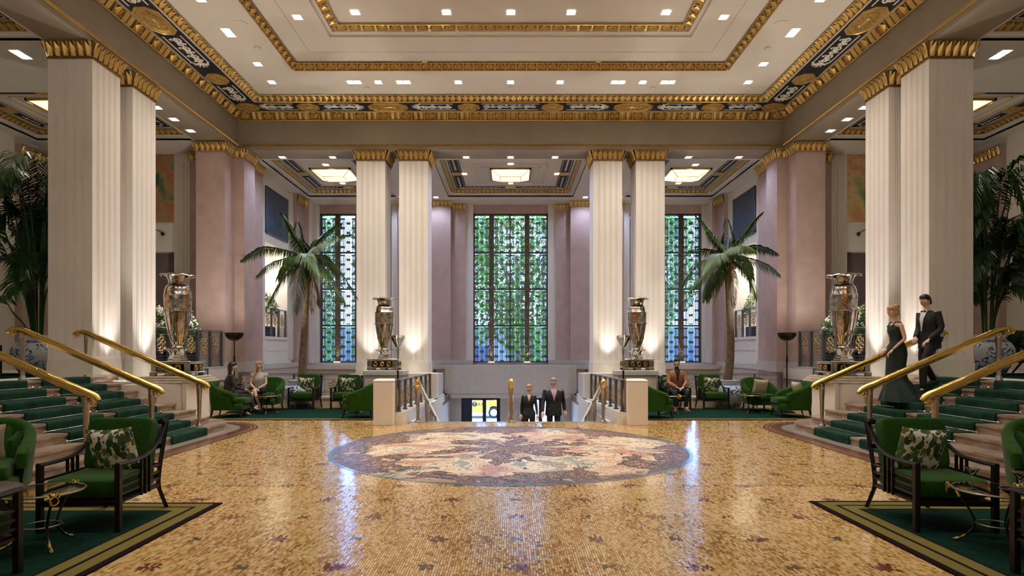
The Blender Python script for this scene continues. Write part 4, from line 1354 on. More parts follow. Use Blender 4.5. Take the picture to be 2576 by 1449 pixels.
# =================================================================== BALUSTRADES
def rosette_mesh(w, h):
    """scrollwork rosette: interlaced rings and leaves in local x,z"""
    mb = MB(); r = .015
    def ring(cx, cz, rx, rz=None, n=14):
        rz = rz or rx
        mb.tube([(cx+rx*cos(2*pi*k/n), 0, cz+rz*sin(2*pi*k/n)) for k in range(n+1)], r, 4, False)
    a = w*.20; b = h*.20
    ring(0, 0, a*.7)
    for k in range(6):
        t = pi/6+k*pi/3
        ring(w*.25*cos(t), h*.24*sin(t), w*.13, h*.10)
    for k in range(4):
        t = pi/4+k*pi/2
        cx, cz = w*.30*cos(t), h*.34*sin(t)
        mb.tube([(cx+w*.13*(1-q/12)*cos(q*.6+t), 0, cz+h*.09*(1-q/12)*sin(q*.6+t)) for q in range(11)], r*.9, 4)
        mb.ellip((w*.13*cos(t), 0, h*.13*sin(t)), (w*.05, .012, h*.05), 6, 4)
    ring(0, h*.38, w*.11, h*.07); ring(0, -h*.38, w*.11, h*.07)
    mb.ellip((0, 0, 0), (w*.07, .02, w*.07), 8, 5)
    return mb.mesh('rosette', M['rosette'], True)
def iron_panel(L, H, gap=0.0, slats=False):
    mb = MB(); t = .012
    for x in (0, L): mb.box(x-.006 if x else 0, x+.012 if not x else L, -t, t, 0, H)
    zr = [H-.02, H-.13] + ([.05, .12] if not slats else [.03, .10, .17, .24, .31])
    for z in zr: mb.box(0, L, -t*.6, t*.6, z-.006, z+.006)
    mb.box(L*.12, L*.12+.008, -t*.5, t*.5, 0, H); mb.box(L*.88-.008, L*.88, -t*.5, t*.5, 0, H)
    return mb.mesh('panel_frame', M['iron'])
def balustrade(t, pts, H, post_h=None, slats=False, n=5, post=.05):
    """pts: (x,y,z) two ends local; panels between posts"""
    p0, p1 = Vector(pts[0]), Vector(pts[1]); d = p1-p0; L = Vector((d.x, d.y, 0)).length; a = atan2(d.y, d.x)
    l = L/n
    pm = MB(); pm.box(-post/2, post/2, -post/2, post/2, 0, H+.0); pm.box(-post*.8, post*.8, -post*.8, post*.8, 0, .03); pme = pm.mesh('post', M['iron'])
    fr = iron_panel(l-post, H-.03, slats=slats)
    ro = rosette_mesh(min(.46, (l-post)*.74), H*.56 if not slats else H*.50)
    for k in range(n+1):
        inst(pme, 'post', p0+d*(k/n), (0, 0, a), t)
    for k in range(n):
        q = p0+d*((k+.5)/n); b = p0+d*(k/n)+Vector((cos(a), sin(a), 0))*post/2
        f = inst(fr, 'panel', b, (0, 0, a), t)
        inst(ro, 'rosette', ((l-post)/2, 0, (H-.03)*(.48 if not slats else .63)), (0, 0, 0), f)
    m = MB(); m.bar(p0+Vector((0, 0, H)), p1+Vector((0, 0, H)), .07, .025); m.build('top_rail', M['iron'], t)
for s in (-1, 1):
    t = thing('balustrade', 'low metal balustrade with rosettes behind the lounge chairs %s' % SIDE[s], 'balustrade', group='lounge balustrades')
    balustrade(t, ((s*7.95, 18.08, .27), (s*4.78, 18.08, .27)), .66, n=4)
    p = struct('plinth')
    m = MB(); m.box(s*8.1, s*4.75, 17.9, 18.3, 0, .22); m.box(s*8.1, s*4.75, 17.86, 18.3, .22, .27); m.build('lounge_plinth', M['whitestone'], p)
    # balustrade on a stepped plinth beside the middle stairs
    t = thing('stair_balustrade', 'bronze balustrade with gilded rosettes flanking the middle stairs, %s' % SIDE[s], 'balustrade', group='balustrades of the middle stairs')
    balustrade(t, ((s*2.47, 13.62, .26), (s*2.28, 17.4, .26)), .70, n=6, post=.06)
    balustrade(t, ((s*2.53, 13.5, .26), (s*2.45, 13.6, .26)), .70, n=1, post=.035)
    m = MB()
    n = 8
    for (z0, z1, e) in ((-.02, .14, 0), (.14, .20, .012), (.20, .255, .03)):
        out = [(s*(2.62), 13.40+e)] + [(s*(2.30+e+.22*(1-sin(pi/2*k/n))), 13.40+e+.22*(1-cos(pi/2*k/n))) for k in range(n+1)] + [(s*(2.12+e), 17.55), (s*2.62, 17.55)]
        if s > 0: out = out
        m.prism(out if s < 0 else out[::-1], z0, z1)
    m.build('stepped_plinth', M['whitestone'], p)
    m = MB(); m.box(s*2.34, s*2.2, 14.0, 18.8, -2.5, -.0); m.box(s*2.3, s*2.08, 16.6, 18.9, -.5, .22); m.build('stairwell_wall', M['cream'], p)
    # gallery balustrade and balcony balustrade
    t = thing('gallery_balustrade', 'tall metal balustrade with gilded rosettes before the gallery shrubs, past %s' % STAIR[s], 'balustrade', group='gallery balustrades')
    balustrade(t, ((s*8.17, 14.08, 1.17), (s*8.17, 17.42, 1.17)), .98, slats=True, n=5, post=.05)
    t = thing('balcony_balustrade', 'metal balcony balustrade in the high opening above the lounge %s' % SIDE[s], 'balustrade', group='balcony balustrades')
    balustrade(t, ((s*8.36, 20.86, 2.1), (s*8.36, 22.87, 2.1)), .98, slats=True, n=3, post=.05)
    v = struct('vent_grille'); m = MB()
    m.box(s*8.06, s*8.09, 15.75, 16.35, .42, 1.12)
    m.build('stone_vent_back', M['marble'], v)
    m = MB()
    for a, b, c, d in ((15.72, 16.38, .40, .44), (15.72, 16.38, 1.10, 1.14), (15.72, 15.76, .4, 1.14), (16.34, 16.38, .4, 1.14)): m.box(s*8.03, s*8.07, a, b, c, d)
    for j in range(10): m.bar((s*8.05, 15.76, .44+j*.066), (s*8.05, 16.34, .44+((j+3) % 10)*.066), .012)
    m.build('stone_vent_bars', M['iron'], v)

# =================================================================== URNS
def make_urn():
    t = thing('urn', '', 'urn')
    K = 1.03
    prof = [(.0, .10), (.19, .10), (.19, .14), (.17, .155), (.165, .20)]
    m = MB(); m.lathe([(.20, 0.0), (.20, .03), (.19, .045), (.185, .08), (.165, .10), (.16, .14), (0.0, .14)], 8)
    m.build('foot', M['chrome'], t)
    body = [(.0, .30), (.10, .30), (.115, .33), (.10, .36), (.09, .40), (.10, .43), (.12, .47), (.15, .56), (.185, .70), (.215, .86), (.240, 1.02), (.252, 1.16), (.257, 1.20), (.268, 1.205), (.27, 1.225), (.268, 1.245), (.258, 1.25), (.262, 1.35), (.266, 1.5), (.266, 1.60), (.272, 1.605), (.272, 1.62), (.262, 1.63), (.25, 1.74), (.225, 1.82), (.19, 1.855), (.175, 1.862), (.188, 1.87), (.19, 1.882), (.172, 1.89), (.18, 1.95), (.20, 2.02), (.225, 2.07), (.25, 2.095)]
    m = MB(); m.lathe(body, 40, cap=False); m.build('body', M['urn'], t, 50)
    m = MB(); n = 48; rs = []
    for r, z, wv in ((.235, 2.085, 0), (.29, 2.10, .01), (.335, 2.085, .02), (.342, 2.075, .02), (.335, 2.10, .02), (.29, 2.125, .01), (.22, 2.10, 0), (.17, 2.0, 0), (.0, 1.9, 0)):
        rs.append([(r*(1+wv*cos(8*2*pi*k/n))*cos(2*pi*k/n), r*(1+wv*cos(8*2*pi*k/n))*sin(2*pi*k/n), z+wv*.5*cos(8*2*pi*k/n)) for k in range(n)])
    m.rings(rs, cap=False); m.build('scalloped_lip', M['urn'], t, 60)
    # beaded belt
    m = MB()
    for k in range(40):
        a = 2*pi*k/40; m.ellip((.27*cos(a), .27*sin(a), 1.225), (.012, .012, .018), 6, 4)
    m.build('beaded_belt', M['chrome'], t, True)
    # tall leaves clasping the lower body
    def leafmesh(h, w, flare, thick=.006):
        mb = MB(); rows = []
        for i in range(8):
            f = i/7; ww = w*(sin(pi*min(1, f*.85+.13))**.8)*(1-f**3*.9); x = flare(f); z = h*f
            rows.append([(x, -ww/2, z), (x+.012, 0, z), (x, ww/2, z), (x-thick, 0, z)])
        mb.rings(rows); return mb.mesh('leaf', [M['chrome']], True)
    lm = leafmesh(.36, .075, lambda f: .098+.10*f)
    lg = leafmesh(.30, .05, lambda f: .10+.085*f); lg.materials[0] = M['urngold']
    for k in range(14):
        a = 2*pi*k/14; inst(lm, 'tall_leaf', (0, 0, .40), (0, 0, a), t)
        inst(lg, 'gilded_leaf', (0, 0, .42), (0, 0, a+pi/14), t)
    pm = leafmesh(.20, .12, lambda f: .125+.13*f**1.6, .01)
    for k in range(10): inst(pm, 'lotus_petal', (0, 0, .13), (0, 0, 2*pi*k/10), t)
    pm2 = leafmesh(.17, .10, lambda f: .12+.09*f**1.6, .01); pm2.materials[0] = M['urngold']
    for k in range(10): inst(pm2, 'inner_petal', (0, 0, .14), (0, 0, 2*pi*(k+.5)/10), t)
    m = MB(); m.lathe([(.12, .10), (.125, .3), (.10, .31)], 20); m.build('stem_core', M['chrome'], t, True)
    return t
def make_stand():
    t = thing('urn_stand', '', 'stand')
    m = MB(); m.box(-.40, .40, -.30, .30, .07, .30, .01); m.box(-.43, .43, -.33, .33, .27, .31, .01); m.box(-.42, .42, -.32, .32, .06, .09, .01)
    m.build('silver_box', M['chrome'], t)
    for x in (-.36, 0, .36):
        for y in (-.27, .27):
            m = MB(); m.box(x-.06, x+.06, y-.045, y+.045, 0, .07, .008); m.build('foot', M['nickel'], t)
    m = MB(); m.box(-.27, .27, -.335, -.325, .10, .25); m.box(.425, .435, -.2, .2, .10, .25); m.box(-.435, -.425, -.2, .2, .10, .25); m.build('dark_inset', M['darkmetal'], t)
    m = MB()
    def disc(cx, cz, r, side):
        for rr in (r, r*.6):
            n = 12
            if side == 0: m.tube([(cx+rr*cos(2*pi*k/n), -.338, cz+rr*sin(2*pi*k/n)) for k in range(n+1)], .006, 4)
            else: m.tube([(side*.438, cx+rr*cos(2*pi*k/n), cz+rr*sin(2*pi*k/n)) for k in range(n+1)], .006, 4)
    for cx in (-.18, 0, .18): disc(cx, .175, .055, 0)
    for sd in (-1, 1):
        for cx in (-.1, .1): disc(cx, .175, .055, sd)
    m.build('relief_discs', M['urngold'], t, True)['kind'] = 'stuff'
    return t
u0, s0 = make_urn(), make_stand()
k = 0
for s in (-1, 1):
    for x, y, z, sc, lab in ((s*7.02, 13.0, 1.08, 1.0, 'beside %s' % STAIR[s]), (s*3.52, 17.2, 1.07, 1.0, 'on the podium before the windows, %s' % SIDE[s])):
        st = s0 if k == 0 else dup(s0); st.location = (x, y, z)
        st['label'] = 'silver stand under the urn %s' % lab; st['group'] = 'stands under the urns'
        u = u0 if k == 0 else dup(u0); u.location = (x, y, z+.31); u.scale = (1, 1, .86*1.0 if abs(x) > 5 else .80)
        u['label'] = 'tall silver-gold urn %s' % lab; u['group'] = 'tall silver urns'
        k += 1

# =================================================================== FLOOR LAMPS
def bowl_lamp(x, y, label, w=None):
    t = thing('floor_lamp', label, 'floor lamp', (x, y, 0), group='bowl floor lamps')
    m = MB(); m.lathe([(.20, 0), (.20, .03), (.15, .04), (.15, .06), (.03, .075)], 20); m.build('base', M['darkmetal'], t, 30)
    m = MB(); m.lathe([(.018, .07), (.018, 1.3), (.026, 1.3), (.026, 1.45), (.014, 1.5), (.014, 1.88)], 10); m.build('pole', M['darkmetal'], t, 30)
    m = MB(); m.lathe([(.02, 1.86)] + [(.23*sin(a), 2.06-.20*cos(a)+.0) for a in np.linspace(.2, pi/2, 9)] + [(.235, 2.07), (.22, 2.065)] + [(.22*sin(a), 2.06-.19*cos(a)) for a in np.linspace(pi/2, .1, 8)], 28, cap=False); m.build('bowl', M['darkmetal'], t, 50)
    m = MB(); m.ellip((0, 0, 1.95), (.05, .05, .03)); m.build('bulb', M['lamp'], t, True)
    l = bpy.data.lights.new('lamp_light', 'POINT'); l.energy = w or LAMP_W; l.color = WARM; l.shadow_soft_size = .05
    o = bpy.data.objects.new('lamp_light', l); o.location = (0, 0, 2.02); COL.objects.link(o); o.parent = t
def prism_lamp(x, y, label):
    t = thing('floor_lamp', label, 'floor lamp', (x, y, 0), group='mirrored floor lamps')
    m = MB(); m.lathe([(.16, 0), (.16, .025), (.02, .05)], 12); m.build('base', M['nickel'], t, 30)
    m = MB(); m.lathe([(.022, .04), (.022, .9), (.014, .9), (.014, 1.55), (.03, 1.56), (.03, 1.62), (.08, 1.625), (.08, 1.635), (.02, 1.64), (.02, 1.70)], 10); m.build('pole', M['nickel'], t, 30)
    m = MB(); m.lathe([(.023, .9), (.023, 1.12)], 10); m.build('dark_sleeve', M['darkmetal'], t)
    for k in range(12):
        a, b = 2*pi*k/12, 2*pi*(k+1)/12
        f = MB()
        pts = [(.05, 1.70), (.178, 1.93), (.155, 1.985), (.135, 1.985), (.155, 1.93), (.04, 1.71)]
        f.rings([[(r*cos(q), r*sin(q), z) for r, z in pts] for q in (a+.01, b-.01)]); f.build('mirror_facet', M['chrome'], t)
    m = MB(); m.ellip((0, 0, 1.86), (.04, .04, .03)); m.build('bulb', M['lamp'], t, True)
    l = bpy.data.lights.new('lamp_light', 'POINT'); l.energy = PRISM_W; l.color = WARM; l.shadow_soft_size = .05
    o = bpy.data.objects.new('lamp_light', l); o.location = (0, 0, 1.95); COL.objects.link(o); o.parent = t
for s in (-1, 1):
    bowl_lamp(s*7.13, 15.9, 'black bowl uplighter on a tall pole in the lounge corner %s' % SIDE[s])
    prism_lamp(s*2.80, 15.3, 'faceted mirror torch lamp on a pole behind the stair balustrade, %s' % SIDE[s])

for x, y, nm in ((-5.2, .6, 'the women'), (5.2, .6, 'the seated man'), (-3.6, -2.6, 'the empty staircase'), (3.6, -2.6, 'the descending couple')):  # unseen uplighters, added behind the camera to brighten the ceiling
    bowl_lamp(x, y, 'unseen bowl uplighter added behind the camera to light the ceiling towards %s' % nm, 110)

# =================================================================== RUGS
def rug(x0, x1, y0, y1, label, z=0.0, w=.36):
    t = thing('rug', label, 'rug', (0, 0, z), group='green bordered rugs')
    m = MB(); m.box(x0, x1, y0, y1, 0, .012); m.build('border', M['rugblack'], t)
    def fr(a, b, mt, nm):
        m = MB()
        for q in ((x0+a, x1-a, y0+a, y0+b), (x0+a, x1-a, y1-b, y1-a), (x0+a, x0+b, y0+b, y1-b), (x1-b, x1-a, y0+b, y1-b)): m.box(*q, .010, .0145)
        m.build(nm, mt, t)
    fr(w*.17, w*.50, M['rugolive'], 'olive_band'); fr(w*.60, w*.93, M['rugolive'], 'olive_band')
    m = MB(); m.box(x0+w*1.0, x1-w*1.0, y0+w*1.0, y1-w*1.0, .010, .0145); m.build('green_field', M['rug'], t)
rug(-7.2, -3.02, 1.6, 6.46, 'dark green olive-bordered rug in the near corner, before the empty side stairs')
rug(3.16, 7.3, 1.6, 6.53, "dark green olive-bordered rug in the near corner, before the descending couple's stairs")
rug(-7.25, -2.95, 14.25, 17.25, 'dark green rug under the two seated women', w=.26)
rug(2.95, 7.25, 14.25, 17.25, 'dark green rug under the seated man in the tan jacket', w=.26)
for s in (-1, 1):
    m = MB(); m.box(s*13.4, s*9.1, 8.0, 13.6, GZ, GZ+.012)
    for k in range(6): m.box(s*13.4, s*9.1, 12.2+.22*k, 12.3+.22*k, GZ+.012, GZ+.014)
    o = m.build('gallery_rug', M['rug']); tag(o, 'green rug on the raised gallery floor above %s' % STAIR[s], 'rug', 'gallery rugs')

# =================================================================== ARMCHAIRS
def smooth_box(mb, x0, x1, y0, y1, z0, z1, r, puff=.0, tilt=None, e=9.0):
    """soft cushion"""
    n = 8; nx, ny = 8, 8
    cx, cy, cz = (x0+x1)/2, (y0+y1)/2, (z0+z1)/2; hx, hy, hz = (x1-x0)/2, (y1-y0)/2, (z1-z0)/2
    rs = []
    nu, nv = 40, 18
    for j in range(nv+1):
        ph = -pi/2+pi*j/nv
        cp = abs(cos(ph))**(2/e)*(1 if cos(ph) >= 0 else -1); sp = abs(sin(ph))**(2/e)*(1 if sin(ph) >= 0 else -1)
        ring = []
        for k in range(nu):
            th = 2*pi*k/nu
            c = abs(cos(th))**(2/e)*(1 if cos(th) >= 0 else -1); s = abs(sin(th))**(2/e)*(1 if sin(th) >= 0 else -1)
            x, y, z = hx*max(cp, 1e-3)*c, hy*max(cp, 1e-3)*s, hz*sp
            if puff: z += puff*sp*(1-(x/hx)**2)*(1-(y/hy)**2)
            p = Vector((x, y, z))
            if tilt is not None: p = tilt @ p
            ring.append(p+Vector((cx, cy, cz)))
        rs.append(ring)
    mb.rings(rs)
def pillow_mesh(S, T, m):
    mb = MB(); n = 12
    top, bot = [], []
    for i in range(n+1):
        rt, rb = [], []
        for j in range(n+1):
            u, v = i/n*2-1, j/n*2-1
            pin = 1-.10*(1-abs(u)**2)*abs(v)**3*0 
            x = u*S/2*(1-.10*(1-v*v)*abs(u)**2); z = v*S/2*(1-.10*(1-u*u)*abs(v)**2)
            th = T/2*((1-u**4)*(1-v**4))**.55
            rt.append(mb.av((x, -th, z))); rb.append(mb.av((x, th, z)))
        top.append(rt); bot.append(rb)
    for i in range(n):
        for j in range(n):
            mb.af([top[i][j], top[i+1][j], top[i+1][j+1], top[i][j+1]])
            mb.af([bot[i][j+1], bot[i+1][j+1], bot[i+1][j], bot[i][j]])
    return mb.mesh('pillow', m, True)
pil_print = pillow_mesh(.47, .17, M['print']); pil_beige = pillow_mesh(.42, .15, M['beige'])
def pillow(kind, loc, rot, label, grp):
    o = inst(pil_print if kind == 'print' else pil_beige, 'cushion', loc, rot)
    tag(o, label, 'cushion', grp)
    return o
def make_armchair():
    t = thing('armchair', '', 'armchair')
    # front legs
    for s in (-1, 1):
        m = MB(); m.rings([[(s*.335-.022, -.40, z), (s*.335+.022, -.40, z), (s*.335+.022, -.355, z), (s*.335-.022, -.355, z)] for z in (0, .3, .585)]); m.build('leg', M['wood'], t)
        m = MB()
        pts = spline([(s*.30, .50, 0), (s*.305, .40, .14), (s*.31, .33, .26), (s*.315, .34, .42), (s*.32, .40, .65), (s*.325, .46, .88)], 5)
        m.tube(pts, .022, 4); m.build('leg', M['wood'], t)
        # arm sweeping up to the back post
        m = MB()
        pts = spline([(s*.335, -.40, .59), (s*.337, -.18, .585), (s*.337, .05, .60), (s*.334, .23, .67), (s*.33, .36, .79), (s*.325, .445, .90)], 6)
        m.tube(pts, [.026]*len(pts), 6, flat=.7); m.bar((s*.325, .46, .89), (s*.325, .36, .895), .04, .03); m.build('arm', M['wood'], t)
        for y in (-.02, .05, .12):
            m = MB(); m.bar((s*.337, y, .585+max(0, y)*.12), (s*.335, y, .24), .022, .018); m.build('slat', M['wood'], t)
        for z in (.25, .32, .385, .45):
            m = MB(); m.bar((s*.335, -.38, z), (s*.315, .345, z+.01), .018, .02); m.build('side_rail', M['wood'], t)
    for y, z, w in ((-.378, .25, .67), (.33, .25, .63), (.345, .34, .63), (.36, .45, .63), (.455, .87, .65), (.39, .64, .64)):
        m = MB(); m.box(-w/2, w/2, y-.016, y+.016, z-.022, z+.022); m.build('cross_rail', M['wood'], t)
    m = MB(); m.box(-.31, .31, -.36, .32, .235, .275); m.build('seat_frame', M['wood'], t)
    m = MB(); smooth_box(m, -.318, .318, -.375, .30, .285, .455, .03, .025)
    m.build('seat_cushion', M['velvet'], t, True)
    m = MB(); smooth_box(m, -.305, .305, .17, .33, .44, .93, .03, 0, Matrix.Rotation(-.20, 3, 'X')); m.build('back_cushion', M['velvet'], t, True)
    m = MB()
    for z in (.305, .437):
        n = 20; pts = []
        for k in range(n+1):
            th = 2*pi*k/n; c = abs(cos(th))**.4*(1 if cos(th) > 0 else -1); s = abs(sin(th))**.4*(1 if sin(th) > 0 else -1)
            pts.append((.316*c, -.037+.336*s, z))
        m.tube(pts, .004, 4)
    m.build('piping', M['velvet'], t)
    return t
def make_tub():
    t = thing('tub_chair', '', 'armchair')
    n = 30; rs = []
    for k in range(n+1):
        a = -pi*.5+ (-.25) + (pi+.5)*k/n      # around the back, +y is the back
        a2 = -.12*pi + (1.24*pi)*k/n
        f = abs(k/n-.5)*2           # 0 at back, 1 at arm fronts
        x, y = cos(a2), sin(a2)
        sx, sy = .42, .40
        if f > .78:
            pass
        h = .585+.285*(1-min(1, f*1.02)**1.9)+.0
        e = 3.0
        cc = abs(x)**(2/e)*(1 if x > 0 else -1); ss = abs(y)**(2/e)*(1 if y > 0 else -1)
        flare = 1.0+.13*(1-f)
        o_lo = Vector((cc*sx*.93, ss*sy*.93+.02, .19)); o_hi = Vector((cc*sx*1.03, ss*sy*flare*1.02+.02, h-.05))
        thk = .11
        nrm = Vector((cc, ss, 0)); nrm.normalize()
        i_hi = o_hi-nrm*thk; i_lo = o_lo-nrm*(thk)
        top1 = o_hi+Vector((0, 0, .045))-nrm*.02; top2 = o_hi+Vector((0, 0, .055))-nrm*.055; top3 = i_hi+Vector((0, 0, .04))+nrm*.012
        rs.append([o_lo, o_lo*.4+o_hi*.6, o_hi, top1, top2, top3, i_hi, i_lo*.5+i_hi*.5, i_lo])
    m = MB(); m.rings(rs); m.build('tub_back', M['velvet'], t, 70)
    m = MB(); smooth_box(m, -.36, .36, -.40, .32, .17, .33, .03); m.build('seat_base', M['velvet'], t, True)
    m = MB(); smooth_box(m, -.31, .31, -.43, .24, .31, .455, .03, .035); m.build('seat_cushion', M['velvet'], t, True)
    # rolled arm fronts
    for s in (-1, 1):
        m = MB(); m.tube([(s*.385, -.22, .40), (s*.385, -.20, .52), (s*.38, -.10, .575), (s*.385, .05, .60)], [.05, .065, .062, .055], 10); m.build('arm_roll', M['velvet'], t, True)
    for x, y in ((-.32, -.34), (.32, -.34), (-.28, .32), (.28, .32)):
        m = MB(); sx = 1 if x > 0 else -1; sy = 1 if y > 0 else -1
        m.tube([(x+sx*.03, y+sy*.05, 0), (x+sx*.005, y+sy*.01, .09), (x, y, .2)], [.017, .024, .032], 4); m.build('leg', M['wood'], t)
    # tufted channels inside the back
    for k in range(5):
        a = pi*.5+(k-2)*.42
        m = MB(); c, s = cos(a), sin(a)
        m.tube([(c*.27, s*.27+.02, .42), (c*.30, s*.31+.02, .62), (c*.36, s*.40+.02, .83-.06*abs(k-2))], [.065, .075, .04], 8); m.build('channel', M['velvet'], t, True)
    return t
AC = make_armchair(); TC = make_tub(); used = {}
def place(src, x, y, rz, lab, grp, z=0):
    if id(src) not in used: o = src; used[id(src)] = 1
    else: o = dup(src)
    o.location = (x, y, z); o.rotation_euler = (0, 0, rz); o['label'] = lab; o['group'] = grp; o['category'] = 'armchair'
    return o
GA, GT = 'green armchairs with dark wooden arms', 'green tub chairs'
for s, lx in ((-1, 0), (1, .12)):
    near = 'in the near corner before %s' % STAIR[s]
    X = s*(3.79+lx)
    place(AC, X, 5.77, -s*.04, 'green armchair with leaf cushion, on the near rug before %s' % STAIR[s], GA, .0145)
    pillow('print', (X-s*.02, 5.86, .655), (.30, .06*s, s*.06), 'large leaf-print cushion in the near armchair before %s' % STAIR[s], 'leaf-print cushions')
    place(AC, s*(3.86+lx*.7), 4.03, pi, 'dark armchair cut off by the picture edge, before %s' % STAIR[s], GA, .0145)
    place(TC, s*(5.44+lx*1.5), 6.33, -s*.45, 'green tub chair at the picture edge, %s' % near, GT)
    pillow('beige', (s*(5.42+lx*1.5), 6.30, .66), (.3, .05, -s*.5), 'beige cushion in the edge tub chair, %s' % near, 'beige cushions')
    t = thing('ottoman', 'round brown stool at the picture edge, %s' % near, 'stool', (s*(4.46+lx*1.4), 5.2, .0145), group='brown stools')
    m = MB(); m.lathe([(0, .44), (.24, .44), (.275, .42), (.285, .39), (.27, .36), (.265, .12), (0, .12)][::-1], 28); m.build('padded_seat', M['leather'], t, 50)
    for a in (.8, 2.4, 3.9, 5.5):
        m = MB(); m.tube([(.2*cos(a), .2*sin(a), 0), (.2*cos(a), .2*sin(a), .13)], .02, 6); m.build('leg', M['wood'], t)
    # far lounge
    who = SIDE[s]
    a1 = 'in the far lounge ' + who
    place(AC, s*5.70 if s < 0 else 5.59, 17.13, 0, 'green armchair with dark arms standing before the big blue-and-white vase %s' % who, GA, .0)
    pillow('print', (s*5.70 if s < 0 else 5.59, 17.2, .65), (.3, .05, .03), 'leaf-print cushion in the armchair before the vase %s' % who, 'leaf-print cushions')
    place(AC, s*4.55, 17.13, 0, ('green armchair with dark arms and leaf cushion next to the podium, beside the women' if s < 0 else 'green armchair with dark arms in which the man in tan jacket sits'), GA, .0)
    pillow('print', (s*4.55-(.08 if s > 0 else 0), 17.27 if s > 0 else 17.2, .65), (.3, .05, -.03), ('leaf-print cushion in the empty armchair next to the podium' if s < 0 else 'leaf-print cushion behind the seated man'), 'leaf-print cushions')
place(TC, -6.80, 14.95, pi/2+.10, 'green tub chair on which the dark-haired woman sits', GT, .0145)
pillow('beige', (-7.0, 14.97, .66), (.3, 0, pi/2), 'beige cushion behind the dark-haired seated woman', 'beige cushions')
place(TC, -6.52, 16.45, -.05, 'green tub chair on which the blonde woman sits', GT, .0145)
pillow('beige', (-6.76, 16.47, .64), (.3, .2, .3), 'beige cushion beside the blonde seated woman', 'beige cushions')
place(TC, -3.52, 14.78, -pi/2-.25, "empty green tub chair next to the stair pedestal, on the seated women's side", GT, .0145)
place(TC, 3.36, 14.70, pi/2+.25, 'empty green tub chair next to the stair pedestal, beside the seated man', GT, .0145)
place(TC, 6.62, 16.4, .05, 'green tub chair facing the hall with a beige cushion, beside the black bowl lamp', GT, .0145)
pillow('beige', (6.62, 16.33, .66), (.3, .05, .05), 'beige cushion in the tub chair that faces the hall', 'beige cushions')
place(TC, 6.82, 14.95, -pi/2-.12, 'green tub chair with its back to the stairs of the descending couple', GT, .0145)
pillow('beige', (6.98, 14.97, .66), (.3, 0, -pi/2), 'beige cushion peeping over the tub chair by the descending couple', 'beige cushions')
place(AC, -11.1, 12.8, 2.3, 'green armchair on the gallery behind the vase, above the empty side staircase', GA, GZ+.014)
place(TC, -12.4, 14.2, .6, 'green tub chair far back on the gallery above the empty side staircase', GT, GZ)
place(AC, 11.2, 13.2, .5, 'green armchair on the gallery behind the vase, above the descending couple', GA, GZ+.014)
pillow('print', (11.12, 13.25, GZ+.68), (.3, .05, .5), 'leaf-print cushion in the gallery armchair above the descending couple', 'leaf-print cushions')

# =================================================================== SIDE TABLES
def make_table():
    t = thing('side_table', '', 'side table')
    m = MB(); m.lathe([(.0, .449), (.285, .449), (.285, .461), (0, .461)], 40); m.build('glass_top', M['glassm'], t)
    m = MB(); n = 40
    m.tube([(.292*cos(2*pi*k/n), .292*sin(2*pi*k/n), .452) for k in range(n+1)], .010, 6, False); m.build('rim', M['nickel'], t, True)
    for k in range(3):
        a = 2*pi*k/3+.5; c, s = cos(a), sin(a)
        def q(r, z): return (c*r, s*r, z)
        lg = MB(); lg.tube(spline([q(.27, .44), q(.235, .37), q(.17, .27), q(.135, .18), q(.15, .11), q(.20, .05), q(.235, .025)], 4), [.010]*12+[.011]*13, 6); leg = lg.build('leg', M['darkmetal'], t, True)
        h = MB(); h.tube([q(.195, .055), q(.235, .025), q(.262, .012)], [.012, .010, .017], 6); h.tube([q(.255, .013), q(.285, .0065)], [.018, .007], 6); h.build('hoof', M['brass'], leg, True)
        h = MB(); h.tube([q(.262, .43), q(.235, .37)], .013, 6); h.build('brass_collar', M['brass'], leg, True)
        r = MB(); r.ellip(q(.31, .455), (.02, .02, .018), 8, 6)
        n = 14; r.tube([(c*(.325)+(-s)*.028*cos(2*pi*j/n), s*.325+c*.028*cos(2*pi*j/n), .415+.032*sin(2*pi*j/n)) for j in range(n+1)], .006, 5, False)
        for w in (-1, 1):
            r.tube([(c*(.315+.012*cos(j*.7)*(1-j/9))-s*w*(.015+.004*j), s*(.315+.012*cos(j*.7)*(1-j/9))+c*w*(.015+.004*j), .455+.02*sin(j*.7)) for j in range(7)], .007, 5)
        r.build('ram_ring', M['brass'], t, True)
    m = MB(); n = 24; m.tube([(.132*cos(2*pi*k/n), .132*sin(2*pi*k/n), .175) for k in range(n+1)], .007, 6, False); m.build('stretcher_ring', M['nickel'], t, True)
    return t
TB_ = make_table()
tabs = [(-3.80, 5.0, .9, 'round glass table with brass rings on the near rug before the empty side staircase', .0145),
        (3.92+.03, 5.02, 2.0, 'round glass table holding two cocktails on the near rug before the descending couple', .0145),
        (-6.17, 15.65, .2, 'small round table at the blonde woman\'s feet', .0145),
        (-3.95, 15.75, .9, 'small round table between the empty armchair and tub chair on the women\'s side', .0145),
        (4.12, 15.6, .3, 'small round table at the seated man\'s knees', .0145),
        (6.18, 15.8, 1.3, 'small round table between the two tub chairs on the seated man\'s side', .0145)]
for i, (x, y, rz, lab, z) in enumerate(tabs):
    o = TB_ if i == 0 else dup(TB_)
    o.location = (x, y, z); o.rotation_euler = (0, 0, rz); o['label'] = lab; o['group'] = 'round glass side tables'
